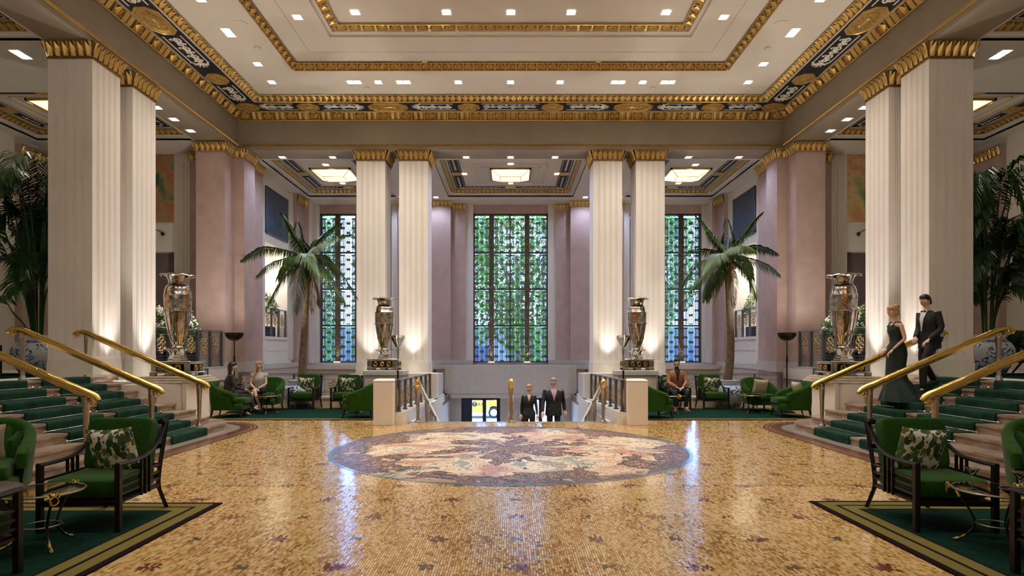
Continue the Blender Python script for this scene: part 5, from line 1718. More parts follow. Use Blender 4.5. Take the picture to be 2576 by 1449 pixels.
def cocktail(x, y, z, lab):
    t = thing('cocktail_glass', lab, 'glass', (x, y, z), group='cocktail glasses')
    m = MB(); m.lathe([(0, 0), (.034, 0), (.034, .002), (.006, .005), (.0035, .012), (.0035, .085), (.006, .095), (.05, .165), (.052, .168), (.0505, .169), (.006, .103), (0, .10)], 28, cap=False); m.build('glass', M['glassm'], t, 50)
    m = MB(); m.lathe([(0, .106), (.007, .108), (.036, .148), (.0, .148)], 24, cap=False); m.build('drink', M['winepale'], t, 50)
    m = MB(); m.ellip((.008, 0, .145), (.010, .010, .012), 8, 6); m.tube([(-.02, 0, .14), (.045, .01, .172)], .0012, 4); m.build('garnish', M['nut'], t, True)
cocktail(3.77, 5.03, .4775, 'cocktail glass nearer the middle of the hall on the glass table'); cocktail(4.03, 4.88, .4775, 'cocktail glass at the picture edge on the glass table')
t = thing('nut_bowl', 'dark petal-shaped bowl of red nuts between the cocktail glasses', 'bowl', (3.93, 4.82, .4775))
m = MB(); n = 40; rs = []
for r, z in ((.02, 0), (.05, .012), (.085, .045), (.081, .047), (.048, .018), (.0, .010)):
    rs.append([(r*(1+.12*abs(cos(3*2*pi*k/n)))*cos(2*pi*k/n), r*(1+.12*abs(cos(3*2*pi*k/n)))*sin(2*pi*k/n), z) for k in range(n)])
m.rings(rs); m.build('bowl', M['darkmetal'], t, True)
m = MB()
for k in range(30): m.ellip((rnd.uniform(-.04, .04), rnd.uniform(-.04, .04), .03+rnd.uniform(0, .012)), (.011, .007, .007), 6, 4)
o = m.build('nuts', M['nut'], t, True); o['kind'] = 'stuff'

# =================================================================== PORCELAIN VASES
def make_vase():
    t = thing('porcelain_vase', '', 'vase')
    m = MB(); m.lathe([(0, .0), (.30, 0), (.31, .03), (.36, .12), (.43, .28), (.475, .44), (.47, .56), (.42, .66), (.335, .735), (.30, .75), (.30, .77), (.315, .79), (.32, .84), (.30, .85), (.28, .83), (.28, .76), (0, .74)], 44, cap=False); m.build('body', M['porcelain'], t, 50)
    m = MB(); m.lathe([(0, .77), (.285, .77), (.285, .75), (0, .75)], 24); m.build('soil', mat('soil', (.03, .02, .015), .95), t) if 'soil' not in M else m.build('soil', M['soil'], t)
    return t
V0 = make_vase()
VP_ = [(-9.94, 12.95, GZ, .97, 'blue-and-white porcelain vase with fan palm, on the gallery above the empty side staircase'),
       (10.02, 12.95, GZ, .99, 'blue-and-white porcelain vase with fan palm, on the gallery above the descending couple'),
       (-6.0, 17.55, 0, 1.03, 'huge blue-and-white porcelain vase behind the chairs on the women\'s side'),
       (6.20, 17.55, 0, 1.03, 'huge blue-and-white porcelain vase behind the chairs on the seated man\'s side')]
for i, (x, y, z, sc, lab) in enumerate(VP_):
    o = V0 if i == 0 else dup(V0)
    o.location = (x, y, z); o.scale = (sc, sc, sc if z else .92); o['label'] = lab; o['group'] = 'blue-and-white vases'

# =================================================================== PLANTS
def frond(parent, pts, mtl, pairs=44, ll=.42, lw=.022, droop=.5, name='frond', r0=.016, seed=0, spread=1.0):
    """arching pinnate leaf: rachis tube plus folded leaflets"""
    R = random.Random(seed)
    c = spline(pts, 8)
    cum = [0]
    for a, b in zip(c, c[1:]): cum.append(cum[-1]+(b-a).length)
    T = cum[-1]
    def at(u):
        d = u*T
        for i in range(len(c)-1):
            if cum[i+1] >= d or i == len(c)-2:
                f = (d-cum[i])/max(1e-6, cum[i+1]-cum[i]); return c[i].lerp(c[i+1], min(1, max(0, f))), (c[i+1]-c[i]).normalized()
    m = MB(); m.tube(c[::2]+[c[-1]], [r0*(1-.8*k/(len(c[::2]))) for k in range(len(c[::2])+1)], 5)
    for k in range(pairs):
        u = .10+.90*k/(pairs-1)
        p, t = at(u)
        side = t.cross(Vector((0, 0, 1)))
        if side.length < .2: side = t.cross(Vector((0, 1, 0)))
        side.normalize(); up = side.cross(t).normalized()
        L = ll*(sin(pi*min(1, .12+u*.80))**.7)*(1-.35*u)
        for sg in (-1, 1):
            jit = R.uniform(-.12, .12)
            d = (side*sg*spread*(1-.35*u) + t*(.45+.8*u+jit) + up*R.uniform(.0, .28)).normalized()
            l = L*R.uniform(.85, 1.1)
            q1 = p + d*l*.5 + Vector((0, 0, -1))*l*.10*droop
            q2 = p + d*l*.90 + Vector((0, 0, -1))*l*.62*droop
            wv = d.cross(Vector((0, 0, 1)))
            if wv.length < .1: wv = side
            wv = wv.normalized()*lw*.5
            wv = (wv + up*lw*.25*sg)
            a0, a1, b0, b1, e = m.av(p-wv*.5), m.av(p+wv*.5), m.av(q1-wv), m.av(q1+wv), m.av(q2)
            m.af([a0, a1, b1, b0]); m.af([b0, b1, e])
    return m.build(name, mtl, parent)
def coconut(side, D, trunk, crown, fr, lab):
    t = thing('palm_tree', lab, 'palm tree')
    tp = [P(x, y, D) for x, y in trunk]
    m = MB(); c = spline(tp, 10); n = len(c)
    rs = [(.118-.045*i/n)*(1+(.07 if i % 2 else 0)) for i in range(n)]
    m.tube(c, rs, 12); m.build('trunk', M['trunk'], t, True)
    cr = P(crown[0], crown[1], D)
    m = MB(); m.tube([tp[-1], tp[-1].lerp(cr, .5), cr], [.09, .13, .06], 10)
    for k in range(10):
        a = 2*pi*k/10; m.tube([cr+Vector((cos(a)*.07, sin(a)*.07, -.3)), cr+Vector((cos(a)*.13, sin(a)*.13, .02))], [.04, .015], 5)
    m.build('crown_shaft', M['trunk'], t, True)
    for k in range(8):
        a = 2*pi*k/8+.3; m = MB(); m.ellip((0, 0, 0), (.075, .075, .085), 10, 8); m.build('coconut', M['nut'] if k % 3 == 0 else M['leafdead'], t, True, cr+Vector((cos(a)*.17, sin(a)*.17, -.16-.06*(k % 2))))
    for k, (mid, tip, dm, dt_, kind) in enumerate(fr):
        a = P(mid[0], mid[1], D+dm); b = P(tip[0], tip[1], D+dt_)
        q = cr.lerp(a, .45)+Vector((0, 0, .08 if kind != 'dead' else -.02))
        frond(t, [cr+Vector((0, 0, .02)), q, a, a.lerp(b, .55)+Vector((0, 0, .05)), b], M['leafdead'] if kind == 'dead' else M['leaf'], 90, .52 if kind != 'dead' else .34, .032, 1.15 if kind != 'dead' else .9, seed=k+side*50)
    return t
LF = [((672, 622), (612, 652), .2, .5, ''), ((700, 655), (650, 690), -.7, -1.1, ''), ((715, 695), (672, 772), -.2, -.4, ''),
      ((738, 590), (706, 536), .1, .2, ''), ((750, 600), (748, 560), .9, 1.4, ''), ((805, 600), (858, 562), .3, .6, ''), ((828, 610), (882, 590), -.5, -.8, ''),
      ((842, 668), (897, 745), .1, .2, ''), ((818, 690), (868, 765), -.7, -.9, ''), ((752, 690), (742, 782), -.5, -.7, ''), ((784, 700), (786, 784), -.2, -.3, 'dead'),
      ((770, 640), (800, 690), -1.2, -1.7, ''), ((790, 700), (806, 770), .2, .3, 'dead'), ((735, 650), (700, 700), 1.0, 1.5, ''), ((812, 645), (850, 690), 1.0, 1.6, '')]
coconut(0, 17.55, [(760, 962), (762, 900), (766, 840), (770, 770), (775, 690)], (773, 652), LF, 'coconut palm in the huge vase behind the chairs on the women\'s side')
RF = [((1790, 590), (1752, 545), .1, .3, ''), ((1872, 590), (1917, 536), .0, .1, ''), ((1832, 600), (1828, 552), .9, 1.3, ''), ((1785, 628), (1730, 634), .4, .7, ''),
      ((1762, 660), (1710, 722), .1, .2, ''), ((1790, 680), (1738, 730), -.7, -1.0, ''), ((1795, 700), (1776, 752), -.5, -.8, ''), ((1818, 695), (1796, 766), .1, .2, 'dead'),
      ((1842, 700), (1846, 770), -.3, -.4, 'dead'), ((1880, 690), (1903, 745), -.3, -.5, ''), ((1900, 655), (1958, 688), -.2, -.3, ''), ((1890, 618), (1952, 636), .3, .5, ''),
      ((1860, 620), (1895, 630), -1.0, -1.6, ''), ((1800, 640), (1770, 690), -1.1, -1.6, ''), ((1868, 650), (1892, 700), 1.0, 1.6, '')]
coconut(1, 17.55, [(1830, 962), (1837, 900), (1838, 840), (1834, 760), (1830, 690)], (1831, 652), RF, 'coconut palm in the huge vase behind the chairs on the seated man\'s side')

def kentia(x, y, z, sgn, lab, seed):
    t = thing('kentia_palm', lab, 'palm', (x, y, z))
    R = random.Random(seed)
    spec = []
    for k in range(34):
        a = 2*pi*k/34*1.618*3+.4
        h = R.uniform(1.5, 4.3); sp = R.uniform(.6, 1.5)
        if cos(a)*sgn < -.25: sp = min(sp, .62); h = max(h, 2.4)
        spec.append((a, h, sp))
    for k, (a, h, sp) in enumerate(spec):
        dx, dy = cos(a), sin(a)*.75
        p0 = Vector((dx*.08, dy*.08, .6)); p1 = Vector((dx*.22*sp, dy*.22*sp, h*.62)); p2 = Vector((dx*.62*sp, dy*.62*sp, h)); p3 = Vector((dx*1.15*sp, dy*1.15*sp, h*.97)); p4 = Vector((dx*1.6*sp, dy*1.5*sp, h*.80))
        if 3.95 < z+0: pass
        for p in (p1, p2, p3, p4):
            if p.x*-sgn > .70 and p.y > -1.0: p.x = -.70*sgn
        c = MB(); s = spline([p0, p1, p2.lerp(p1, .55)], 5); c.tube(s, [.018]*len(s), 6); c.build('stem', M['leafdark'], t, True)
        frond(t, [p2.lerp(p1, .55), p2, p3, p4], M['leafdark'], 38, .62, .045, .8, r0=.012, seed=seed*100+k, spread=1.1)
    return t
kentia(-9.94, 12.95, GZ+.1, -1, 'tall bushy fan palm on the gallery beside %s' % STAIR[-1], 3)
kentia(10.02, 12.95, GZ+.1, 1, 'tall bushy fan palm on the gallery beside %s' % STAIR[1], 4)

def shrub(x, y, z, r, h, lab, seed, n=900, blooms=40, ry=None):
    t = thing('flowering_shrub', lab, 'shrub', (x, y, z), group='white flowering shrubs')
    R = random.Random(seed); m = MB(); ry = ry or r
    for k in range(n):
        a = R.uniform(0, 2*pi); e = R.uniform(-.3, 1) ; rr = R.uniform(.45, 1)**.5
        ce = sqrt(max(0, 1-e*e)) if e > 0 else 1
        p = Vector((r*rr*ce*cos(a), ry*rr*ce*sin(a), h*.5+h*.5*e*rr))
        p += Vector((R.uniform(-.05, .05), R.uniform(-.05, .05), R.uniform(-.04, .07)))
        d = Vector((cos(a)+R.uniform(-.6, .6), sin(a)+R.uniform(-.6, .6), R.uniform(-.2, 1))).normalized()
        s = d.orthogonal().normalized(); l = R.uniform(.06, .11); w = l*.26
        m.quad(p, p+d*l*.5+s*w, p+d*l, p+d*l*.5-s*w)
    o = m.build('leaves', M['shrub'], t); o['kind'] = 'stuff'
    m = MB(); m.box(-r*.6, r*.6, -ry*.6, ry*.6, -.25, .12); m.build('planter', M['grilledark'], t)
    m = MB()
    for k in range(blooms):
        a = R.uniform(0, 2*pi); e = R.uniform(.05, 1); ce = sqrt(1-e*e)
        p = Vector((r*ce*cos(a), ry*ce*sin(a), h*.5+h*.52*e))
        for q in range(5): m.ellip(p+Vector((R.uniform(-.04, .04), R.uniform(-.04, .04), q*.018)), (.026, .026, .02), 5, 4)
    o = m.build('blossoms', M['bloom'], t); o['kind'] = 'stuff'
for s in (-1, 1):
    shrub(s*8.75, 16.2, 1.45, .42, 1.15, 'white flowering shrub behind the farther part of the gallery balustrade past %s' % STAIR[s], 5+s, 1500, 60, .75)
    shrub(s*8.8, 14.75, 1.45, .45, 1.35, 'white flowering shrub behind the nearer part of the gallery balustrade past %s' % STAIR[s], 9+s, 1500, 60, .6)
    shrub(s*8.72, 21.9, 2.35, .30, 1.25, 'white flowering shrub on the high balcony above the lounge %s' % SIDE[s], 15+s, 1100, 40, .8)

# =================================================================== PEOPLE
def skin_obj(name, nodes, edges, m, parent, root=0, sub=2):
    """nodes: list of (pos, r) ; grows one continuous surface"""
    me = bpy.data.meshes.new('tmp'); me.from_pydata([tuple(p) for p, r in nodes], edges, [])
    o = bpy.data.objects.new('tmp', me); COL.objects.link(o)
    sm = o.modifiers.new('s', 'SKIN'); sm.use_smooth_shade = True; sm.branch_smoothing = .3
    for i, (p, r) in enumerate(nodes):
        d = me.skin_vertices[0].data[i]
        d.radius = (r, r) if not hasattr(r, '__len__') else r
        d.use_root = (i == root)
    sb = o.modifiers.new('u', 'SUBSURF'); sb.levels = sub; sb.render_levels = sub
    dg = bpy.context.evaluated_depsgraph_get(); dg.update()
    ev = o.evaluated_get(dg); out = bpy.data.meshes.new_from_object(ev)
    bpy.data.objects.remove(o); bpy.data.meshes.remove(me)
    out.name = name; out.materials.clear()
    for mm in (m if isinstance(m, (list, tuple)) else [m]): out.materials.append(mm)
    return out
def join_meshes(name, parts, mats, parent):
    """parts: list of (mesh, material index) -> one mesh object"""
    bm = bmesh.new()
    for me, mi in parts:
        n0 = len(bm.faces); bm.from_mesh(me); bm.faces.ensure_lookup_table()
        for f in bm.faces[n0:]: f.material_index = mi; f.smooth = True
    out = bpy.data.meshes.new(name); bm.to_mesh(out); bm.free()
    for m in mats: out.materials.append(m)
    o = bpy.data.objects.new(name, out); COL.objects.link(o); o.parent = parent
    return o
def head_parts(c, yaw, tilt=0, r=.105):
    """skull, nose, ears, eyes, lips around centre c; face looks to -y before yaw"""
    Rm = Matrix.Rotation(yaw, 3, 'Z') @ Matrix.Rotation(tilt, 3, 'X'); c = Vector(c); k = r/.105
    def T(p): return c + Rm @ (Vector(p)*k)
    sk = MB(); rs = []
    nu, nv = 20, 16
    for j in range(nv+1):
        a = -pi/2+pi*j/nv; ring = []
        for i in range(nu):
            th = 2*pi*i/nu; x = cos(a)*cos(th); y = cos(a)*sin(th); z = sin(a)
            jaw = 1-.30*max(0, -z)**1.3
            px = .074*x*jaw; py = .093*y*(1-.12*max(0, -z)) + .008; pz = .118*z
            if y < -.3 and -.25 < z < .1: py -= .004
            ring.append(T((px, py, pz)))
        rs.append(ring)
    sk.rings(rs)
    nose = MB(); nose.rings([[T(p) for p in q] for q in (((-.006, -.082, .03), (.006, -.082, .03), (0, -.088, .03)), ((-.013, -.086, -.018), (.013, -.086, -.018), (0, -.110, -.014)), ((-.012, -.086, -.028), (.012, -.086, -.028), (0, -.098, -.028)))])
    ear = MB()
    for s in (-1, 1): ear.ellip(T((s*.074, .008, -.005)), (.010, .016, .028), 8, 6, Rm)
    eye = MB(); ew = MB()
    for s in (-1, 1):
        ew.ellip(T((s*.029, -.079, .012)), (.013, .006, .0065), 8, 6, Rm); eye.ellip(T((s*.029, -.0835, .012)), (.006, .003, .006), 8, 6, Rm)
        eye.ellip(T((s*.030, -.085, .032)), (.017, .004, .0032), 8, 4, Rm)
    lip = MB(); lip.ellip(T((0, -.087, -.055)), (.023, .006, .0075), 10, 6, Rm)
    me = lambda mb: mb.mesh('x', M['skin'])
    return [(me(sk), 0), (me(nose), 0), (me(ear), 0), (me(ew), 3), (me(eye), 1), (me(lip), 2)], T
def hand_parts(w, d, up, r=1.0):
    """palm and five bent fingers; w wrist, d direction of the hand, up = back of hand"""
    w, d, up = Vector(w), Vector(d).normalized(), Vector(up).normalized()
    sd = d.cross(up).normalized(); up = sd.cross(d).normalized(); mb = MB()
    rs = []
    for f, wd, th in ((0, .024, .016), (.03, .034, .014), (.075, .042, .013), (.095, .040, .010)):
        rs.append([w+d*f*r+sd*(wd*cos(2*pi*k/10))*r+up*(th*sin(2*pi*k/10))*r for k in range(10)])
    mb.rings(rs)
    for i, L in enumerate((.062, .074, .080, .070)):
        b = w+d*.088*r+sd*((i-1.5)*.0195)*r
        mb.tube([b, b+(d*L*.45-up*L*.12)*r, b+(d*L*.75-up*L*.42)*r, b+(d*L*.85-up*L*.72)*r], [.0095*r, .009*r, .0085*r, .007*r], 6)
    b = w+d*.025*r-sd*.028*r
    mb.tube([b, b+(d*.028-sd*.022-up*.008)*r, b+(d*.058-sd*.018-up*.022)*r], [.012*r, .0105*r, .008*r], 6)
    return (mb.mesh('h', M['skin']), 0)
BN = ['pelvis', 'waist', 'chest', 'neck0', 'neck1', 'head', 'shL', 'elL', 'wrL', 'shR', 'elR', 'wrR', 'hipL', 'knL', 'anL', 'toL', 'hipR', 'knR', 'anR', 'toR']
BE = [(0, 1), (1, 2), (2, 3), (3, 4), (4, 5), (2, 6), (6, 7), (7, 8), (2, 9), (9, 10), (10, 11), (0, 12), (12, 13), (13, 14), (14, 15), (0, 16), (16, 17), (17, 18), (18, 19)]
def person(label, loc, rz, J, clothes, hair, yaw=0, tilt=0, skin='skin', fem=False, scale=1.0, hands=None):
    t = thing('person', label, 'person', loc, rz)
    t.scale = (scale,)*3
    for k in J: J[k] = Vector(J[k])
    rad = dict(pelvis=.115, waist=.10, chest=.115, neck0=.055, neck1=.048, head=.05, shL=.052, elL=.038, wrL=.025, shR=.052, elR=.038, wrR=.025,
               hipL=.088, knL=.055, anL=.036, toL=.020, hipR=.088, knR=.055, anR=.034, toR=.020)
    if fem:
        rad.update(waist=.08, chest=.095, pelvis=.105, neck0=.045, neck1=.041, shL=.042, shR=.042, elL=.032, elR=.032, wrL=.022, wrR=.022, hipL=.082, hipR=.082, knL=.050, knR=.050, anL=.031, anR=.031, toL=.022, toR=.022)
    nodes = [(J[n], rad[n]) for n in BN]
    body = skin_obj('body', nodes, BE, M[skin], t)
    hp, T = head_parts(J['head'], yaw, tilt)
    hs = []
    for s in 'LR':
        d = J['wr'+s]-J['el'+s]; hd = (hands or {}).get(s, d)
        up = Vector((0, 0, 1)) if abs(Vector(hd).normalized().z) < .8 else Vector((0, -1, 0))
        hs.append(hand_parts(J['wr'+s], hd, up))
    join_meshes('body', [(body, 0)]+hp+hs, [M[skin], M['eye'], M['lip'], M['eyewhite']], t)
    # clothing as grown shells
    def shell(name, names, add, m, trunc=None):
        idx = [BN.index(n) for n in names]
        ns = []
        for n in names:
            r = rad[n]; a = add.get(n, add['*'])
            ns.append((J[n], (r[0]+a, r[1]+a) if hasattr(r, '__len__') else r+a))
        mp = {b: a for a, b in enumerate(idx)}
        ed = [(mp[a], mp[b]) for a, b in BE if a in mp and b in mp]
        if trunc:
            for n, (o, f) in trunc.items():
                ns[names.index(n)] = (J[o].lerp(J[n], f), ns[names.index(n)][1])
        me = skin_obj(name, ns, ed, M[m], t)
        o = bpy.data.objects.new(name, me); COL.objects.link(o); o.parent = t; return o
    def torso(m, secs, hem=.10):
        # secs: half widths (x, y) at collar, shoulder top, shoulder, chest, waist, pelvis, hem
        ax = [J['neck0']+Vector((0, 0, -.005)), J['shL'].lerp(J['shR'], .5)+Vector((0, 0, .030)), J['shL'].lerp(J['shR'], .5)+Vector((0, 0, -.01)), J['chest']+Vector((0, 0, -.04)), J['waist'], J['pelvis'], J['pelvis']+Vector((0, 0, -hem))]
        c = spline(ax, 3); k = len(ax)
        xs = spline([(a, b, 0) for a, b in secs], 3)
        m.rings([[p+Vector((w.x*abs(cos(t))**.85*(1 if cos(t) > 0 else -1), w.y*abs(sin(t))**.85*(1 if sin(t) > 0 else -1), 0)) for t in [2*pi*q/20 for q in range(20)]] for p, w in zip(c, xs)], cap=False)
    W_ = abs(J['shL'].x-J['shR'].x)/2
    for c in clothes:
        if c[0] in ('top', 'vest'):
            m = MB(); f = W_/.185
            if fem: secs = [(.060, .055), (W_*.62, .072), (W_+.035, .085), (W_+.012, .125), (W_-.025, .10), (W_+.02, .13), (W_+.03, .14)]
            else: secs = [(.070, .062), (W_*.66, .080), (W_+.042, .10), (W_+.02, .135), (W_-.005, .125), (W_+.005, .138), (W_+.012, .145)]
            sit = J['knL'].z > J['pelvis'].z-.15
            torso(m, secs, .02 if sit else .16)
            if c[0] == 'top':
                for s in 'LR':
                    a, b, d = J['sh'+s], J['el'+s], J['wr'+s]; g_ = 0 if not fem else -.010
                    m.tube([a+Vector((0, 0, .02)), a.lerp(b, .3), a.lerp(b, .85), b.lerp(d, .15), b.lerp(d, .6), b.lerp(d, .93)], [.066+g_, .064+g_, .055+g_, .052+g_, .046+g_, .040+g_], 12)
            else:
                for s in 'LR':
                    a, b = J['sh'+s], J['el'+s]; m.tube([a.lerp(J['chest'], .15)+Vector((0, 0, .015)), a+Vector((0, 0, .02)), a.lerp(b, .18)], [.06, .062, .068], 12)
            m.build(c[1], M[c[2]], t, True)
        elif c[0] == 'xtop': shell(c[1], ['pelvis', 'waist', 'chest', 'neck0', 'shL', 'elL', 'wrL', 'shR', 'elR', 'wrR'], {'*': .022, 'neck0': .010, 'wrL': .012, 'wrR': .012, 'pelvis': .028}, c[2], {'neck0': ('chest', .82), 'wrL': ('elL', .92), 'wrR': ('elR', .92)})
        elif c[0] == 'xvest': shell(c[1], ['pelvis', 'waist', 'chest', 'neck0', 'shL', 'shR'], {'*': .018, 'neck0': .015, 'shL': .028, 'shR': .028}, c[2], {'neck0': ('chest', .55), 'shL': ('chest', 1.08), 'shR': ('chest', 1.08)})
        elif c[0] == 'legs': shell(c[1], ['pelvis', 'hipL', 'knL', 'anL', 'hipR', 'knR', 'anR'], {'*': .018, 'pelvis': .016, 'anL': .022, 'anR': .022}, c[2], {'anL': ('knL', 1.02), 'anR': ('knR', 1.02)})
        elif c[0] == 'skirt':
            shell(c[1], ['pelvis', 'hipL', 'knL', 'hipR', 'knR'], {'*': .03, 'pelvis': .022}, c[2], {'knL': ('hipL', .72), 'knR': ('hipR', .72)})
        elif c[0] == 'shoes':
            for s in 'LR':
                a, b = J['an'+s], J['to'+s]; m = MB()
                d = (b-a); d.z = 0; d.normalize(); z = b.z-.012
                sd = Vector((-d.y, d.x, 0)); h = a-d*.05
                z0 = min(a.z, b.z)-.045 if not fem else b.z-.03
                rs = []
                for f, wd, hh in ((0, .036, .10), (.06, .044, .115), (.14, .048, .085), (.21, .052, .065), (.26, .038, .045), (.29, .012, .02)) if not fem else ((0, .028, .075), (.06, .034, .07), (.14, .036, .05), (.21, .040, .042), (.26, .03, .03), (.275, .01, .012)):
                    p = a-d*.055+d*f; lift = (a.z-b.z-.03)*(1-min(1, f/.18)) if fem else 0
                    p.z = b.z-.028+max(0, lift)
                    rs.append([p+sd*wd, p+sd*wd*.9+Vector((0, 0, hh*.6)), p+Vector((0, 0, hh)), p-sd*wd*.9+Vector((0, 0, hh*.6)), p-sd*wd])
                m.rings(rs)
                if fem: m.tube([a-d*.05+Vector((0, 0, -.02)), Vector((a.x-d.x*.055, a.y-d.y*.055, b.z-.028))], [.012, .005], 5)
                m.build('shoe', M[c[2]], t, True)
        elif c[0] == 'patch':       # shirt front / tie etc: curved strip lying over the chest
            m = MB(); c_, e_ = c[3], c[4]
            c_(m, J); m.build(c[1], M[c[2]], t, True)
    # hair
    Rm = Matrix.Rotation(yaw, 3, 'Z') @ Matrix.Rotation(tilt, 3, 'X')
    def HT(p): return J['head']+Rm @ Vector(p)
    m = MB(); nu, nv = 22, 12
    rs = []
    for j in range(nv+1):
        a = pi/2*(1-j/nv*1.0); ring = []
        for i in range(nu):
            th = 2*pi*i/nu; y = sin(th)
            low = -.075+.125*max(0, min(1, (.45-y)/1.0))
            zz = 0
            lowz = low if y > 0 else low
            z = .126*(1-j/nv)**.5*1.0 if False else None
            f = j/nv
            z = .128*cos(f*pi/2*1.0)*(1)+(lowz)*f**2
            rr = sin(min(pi/2, f*pi/2*1.25))
            ring.append(HT((.082*cos(th)*rr, (.101*sin(th)*rr)+.012, z)))
        rs.append(ring)
    m.rings(rs)
    if hair.get('long'):
        L = hair['long']
        rs = []
        for f in range(9):
            q = f/8; z = .06-L*q; w = .085+.02*sin(q*pi)-.02*q; ring = []
            for k in range(12):
                a = 2*pi*k/12; ring.append(HT((w*cos(a), .055+.02*q+.05*sin(a)*(1-.3*q), z)))
            rs.append(ring)
        m.rings(rs)
    if hair.get('bun'): m.ellip(HT((0, .08, .085)), (.055, .055, .05), 10, 8, Rm)
    if hair.get('side'):
        m.tube([HT((-.06, .02, -.06)), HT((-.085, -.02, -.14)), HT((-.09, -.07, -.22)), HT((-.085, -.09, -.32))], [.035, .036, .03, .008], 8)
    m.build('hair', M[hair['m']], t, True)
    return t, T

def vneck(m, J, w=.075, dep=.20, off=.125, dy=-1):
    n0 = J['neck0']; c = J['chest']
    top = Vector((0, -.055, n0.z-.005)); 
    rs = []
    for f in range(6):
        q = f/5; z = n0.z+.0-dep*q; ww = w*(1-q)+.004
        y = -(.075+(off-.075)*min(1, q*2.4))
        x0 = n0.x*(1-q)+c.x*q; y0 = n0.y*(1-q)+c.y*q
        rs.append([(x0-ww, y0+y+.012, z), (x0, y0+y-.006, z), (x0+ww, y0+y+.012, z), (x0, y0+y+.02, z)])
    m.rings(rs)
# seated blonde woman, faces the camera
SZ = .46
person('blonde woman in grey sleeveless blouse and black skirt seated with crossed legs', (-6.62, 16.2, 0), .05,
       dict(pelvis=(0, .08, .53), waist=(0, .06, .70), chest=(0, .04, .90), neck0=(0, .03, 1.05), neck1=(0, .02, 1.10), head=(0, 0, 1.215),
            shL=(.155, .04, .985), elL=(.20, -.02, .74), wrL=(.05, -.22, .62), shR=(-.155, .04, .985), elR=(-.20, -.02, .74), wrR=(-.03, -.22, .63),
            hipL=(.09, .02, .53), knL=(.03, -.42, .60), anL=(.19, -.50, .20), toL=(.24, -.60, .10), hipR=(-.09, .02, .51), knR=(-.02, -.42, .50), anR=(-.07, -.34, .10), toR=(-.09, -.47, .03)),
       [('vest', 'blouse', 'greysilk'), ('skirt', 'skirt', 'blackcloth'), ('shoes', 'shoe', 'blackcloth')], dict(m='blond', side=True, low=-.03), yaw=.05, fem=True, hands={'L': (-1, -.3, -.1), 'R': (1, -.3, -.2)})
# seated dark-haired woman, turned away to the blonde
person('dark-haired woman in dark trouser suit seated in a green tub chair, seen from behind', (-6.83, 14.95, 0), pi/2+.55,
       dict(pelvis=(0, .06, .53), waist=(0, .03, .70), chest=(0, -.02, .90), neck0=(0, -.05, 1.05), neck1=(0, -.06, 1.10), head=(0, -.08, 1.215),
            shL=(.16, -.03, .985), elL=(.21, -.10, .74), wrL=(.12, -.32, .80), shR=(-.16, -.03, .985), elR=(-.21, -.10, .74), wrR=(-.10, -.34, .66),
            hipL=(.09, 0, .53), knL=(.06, -.44, .60), anL=(.02, -.56, .20), toL=(.02, -.68, .14), hipR=(-.09, 0, .51), knR=(-.04, -.44, .50), anR=(-.05, -.36, .10), toR=(-.05, -.49, .03)),
       [('top', 'jacket', 'charcoal'), ('legs', 'trousers', 'charcoal'), ('shoes', 'shoe', 'blackcloth')], dict(m='darkhair', long=.36, low=-.04), yaw=0, fem=True, hands={'L': (0, -.4, 1)})
# seated man
def turtleneck(m, J): vneck(m, J, .075, .34, .132)
def roll(m, J): m.tube([J['neck0']+Vector((0, 0, -.02)), J['neck1']+Vector((0, 0, .02))], [.066, .056], 12)
person('dark-haired man in tan jacket and black turtleneck seated in an armchair, hands clasped', (4.50, 16.72, 0), 0,
       dict(pelvis=(0, .10, .54), waist=(0, .05, .72), chest=(0, 0, .95), neck0=(0, -.02, 1.11), neck1=(0, -.03, 1.16), head=(0, -.05, 1.285),
            shL=(.19, 0, 1.03), elL=(.25, -.08, .76), wrL=(.09, -.34, .64), shR=(-.19, 0, 1.03), elR=(-.25, -.08, .76), wrR=(-.09, -.34, .64),
            hipL=(.10, .04, .53), knL=(.17, -.42, .52), anL=(.15, -.36, .10), toL=(.18, -.50, .035), hipR=(-.10, .04, .53), knR=(-.15, -.42, .52), anR=(-.11, -.34, .10), toR=(-.14, -.48, .035)),
       [('top', 'jacket', 'tanwool'), ('legs', 'trousers', 'blackcloth'), ('shoes', 'shoe', 'brownshoe'), ('patch', 'turtleneck', 'blackcloth', turtleneck, 0), ('patch', 'collar', 'blackcloth', roll, 0)],
       dict(m='darkhair', low=.0, front=.06), yaw=-.12, hands={'L': (-1, -.6, -.5), 'R': (1, -.6, -.5)})
# couple climbing the middle stairs (towards the camera)
def shirtpink(m, J): vneck(m, J, .085, .30, .150)
def skinneck(m, J): vneck(m, J, .05, .22, .125)
zs = lambda y: -dr*(int((y-13.95)/dt)+1)
YM = 16.1; ZM = zs(YM)
def standing(h=1.0, w=1.0, stride=.0, fem=False, armsw=.0):
    return dict(pelvis=(0, 0, .95), waist=(0, 0, 1.12), chest=(0, -.01, 1.32), neck0=(0, 0, 1.48), neck1=(0, -.01, 1.53), head=(0, -.02, 1.655),
                shL=(.185*w, 0, 1.42), elL=(.25*w, .04+armsw, 1.14), wrL=(.27*w, -.08+armsw*1.3, .90), shR=(-.185*w, 0, 1.42), elR=(-.25*w, .04-armsw, 1.14), wrR=(-.27*w, -.08-armsw*1.3, .90),
                hipL=(.095, 0, .90), knL=(.10, -.03-stride, .50), anL=(.10, .02-stride*.6, .09), toL=(.11, -.12-stride*.6, .035), hipR=(-.095, 0, .90), knR=(-.10, -.03+stride*.4, .50), anR=(-.10, .04+stride, .09), toR=(-.11, -.10+stride, .035))
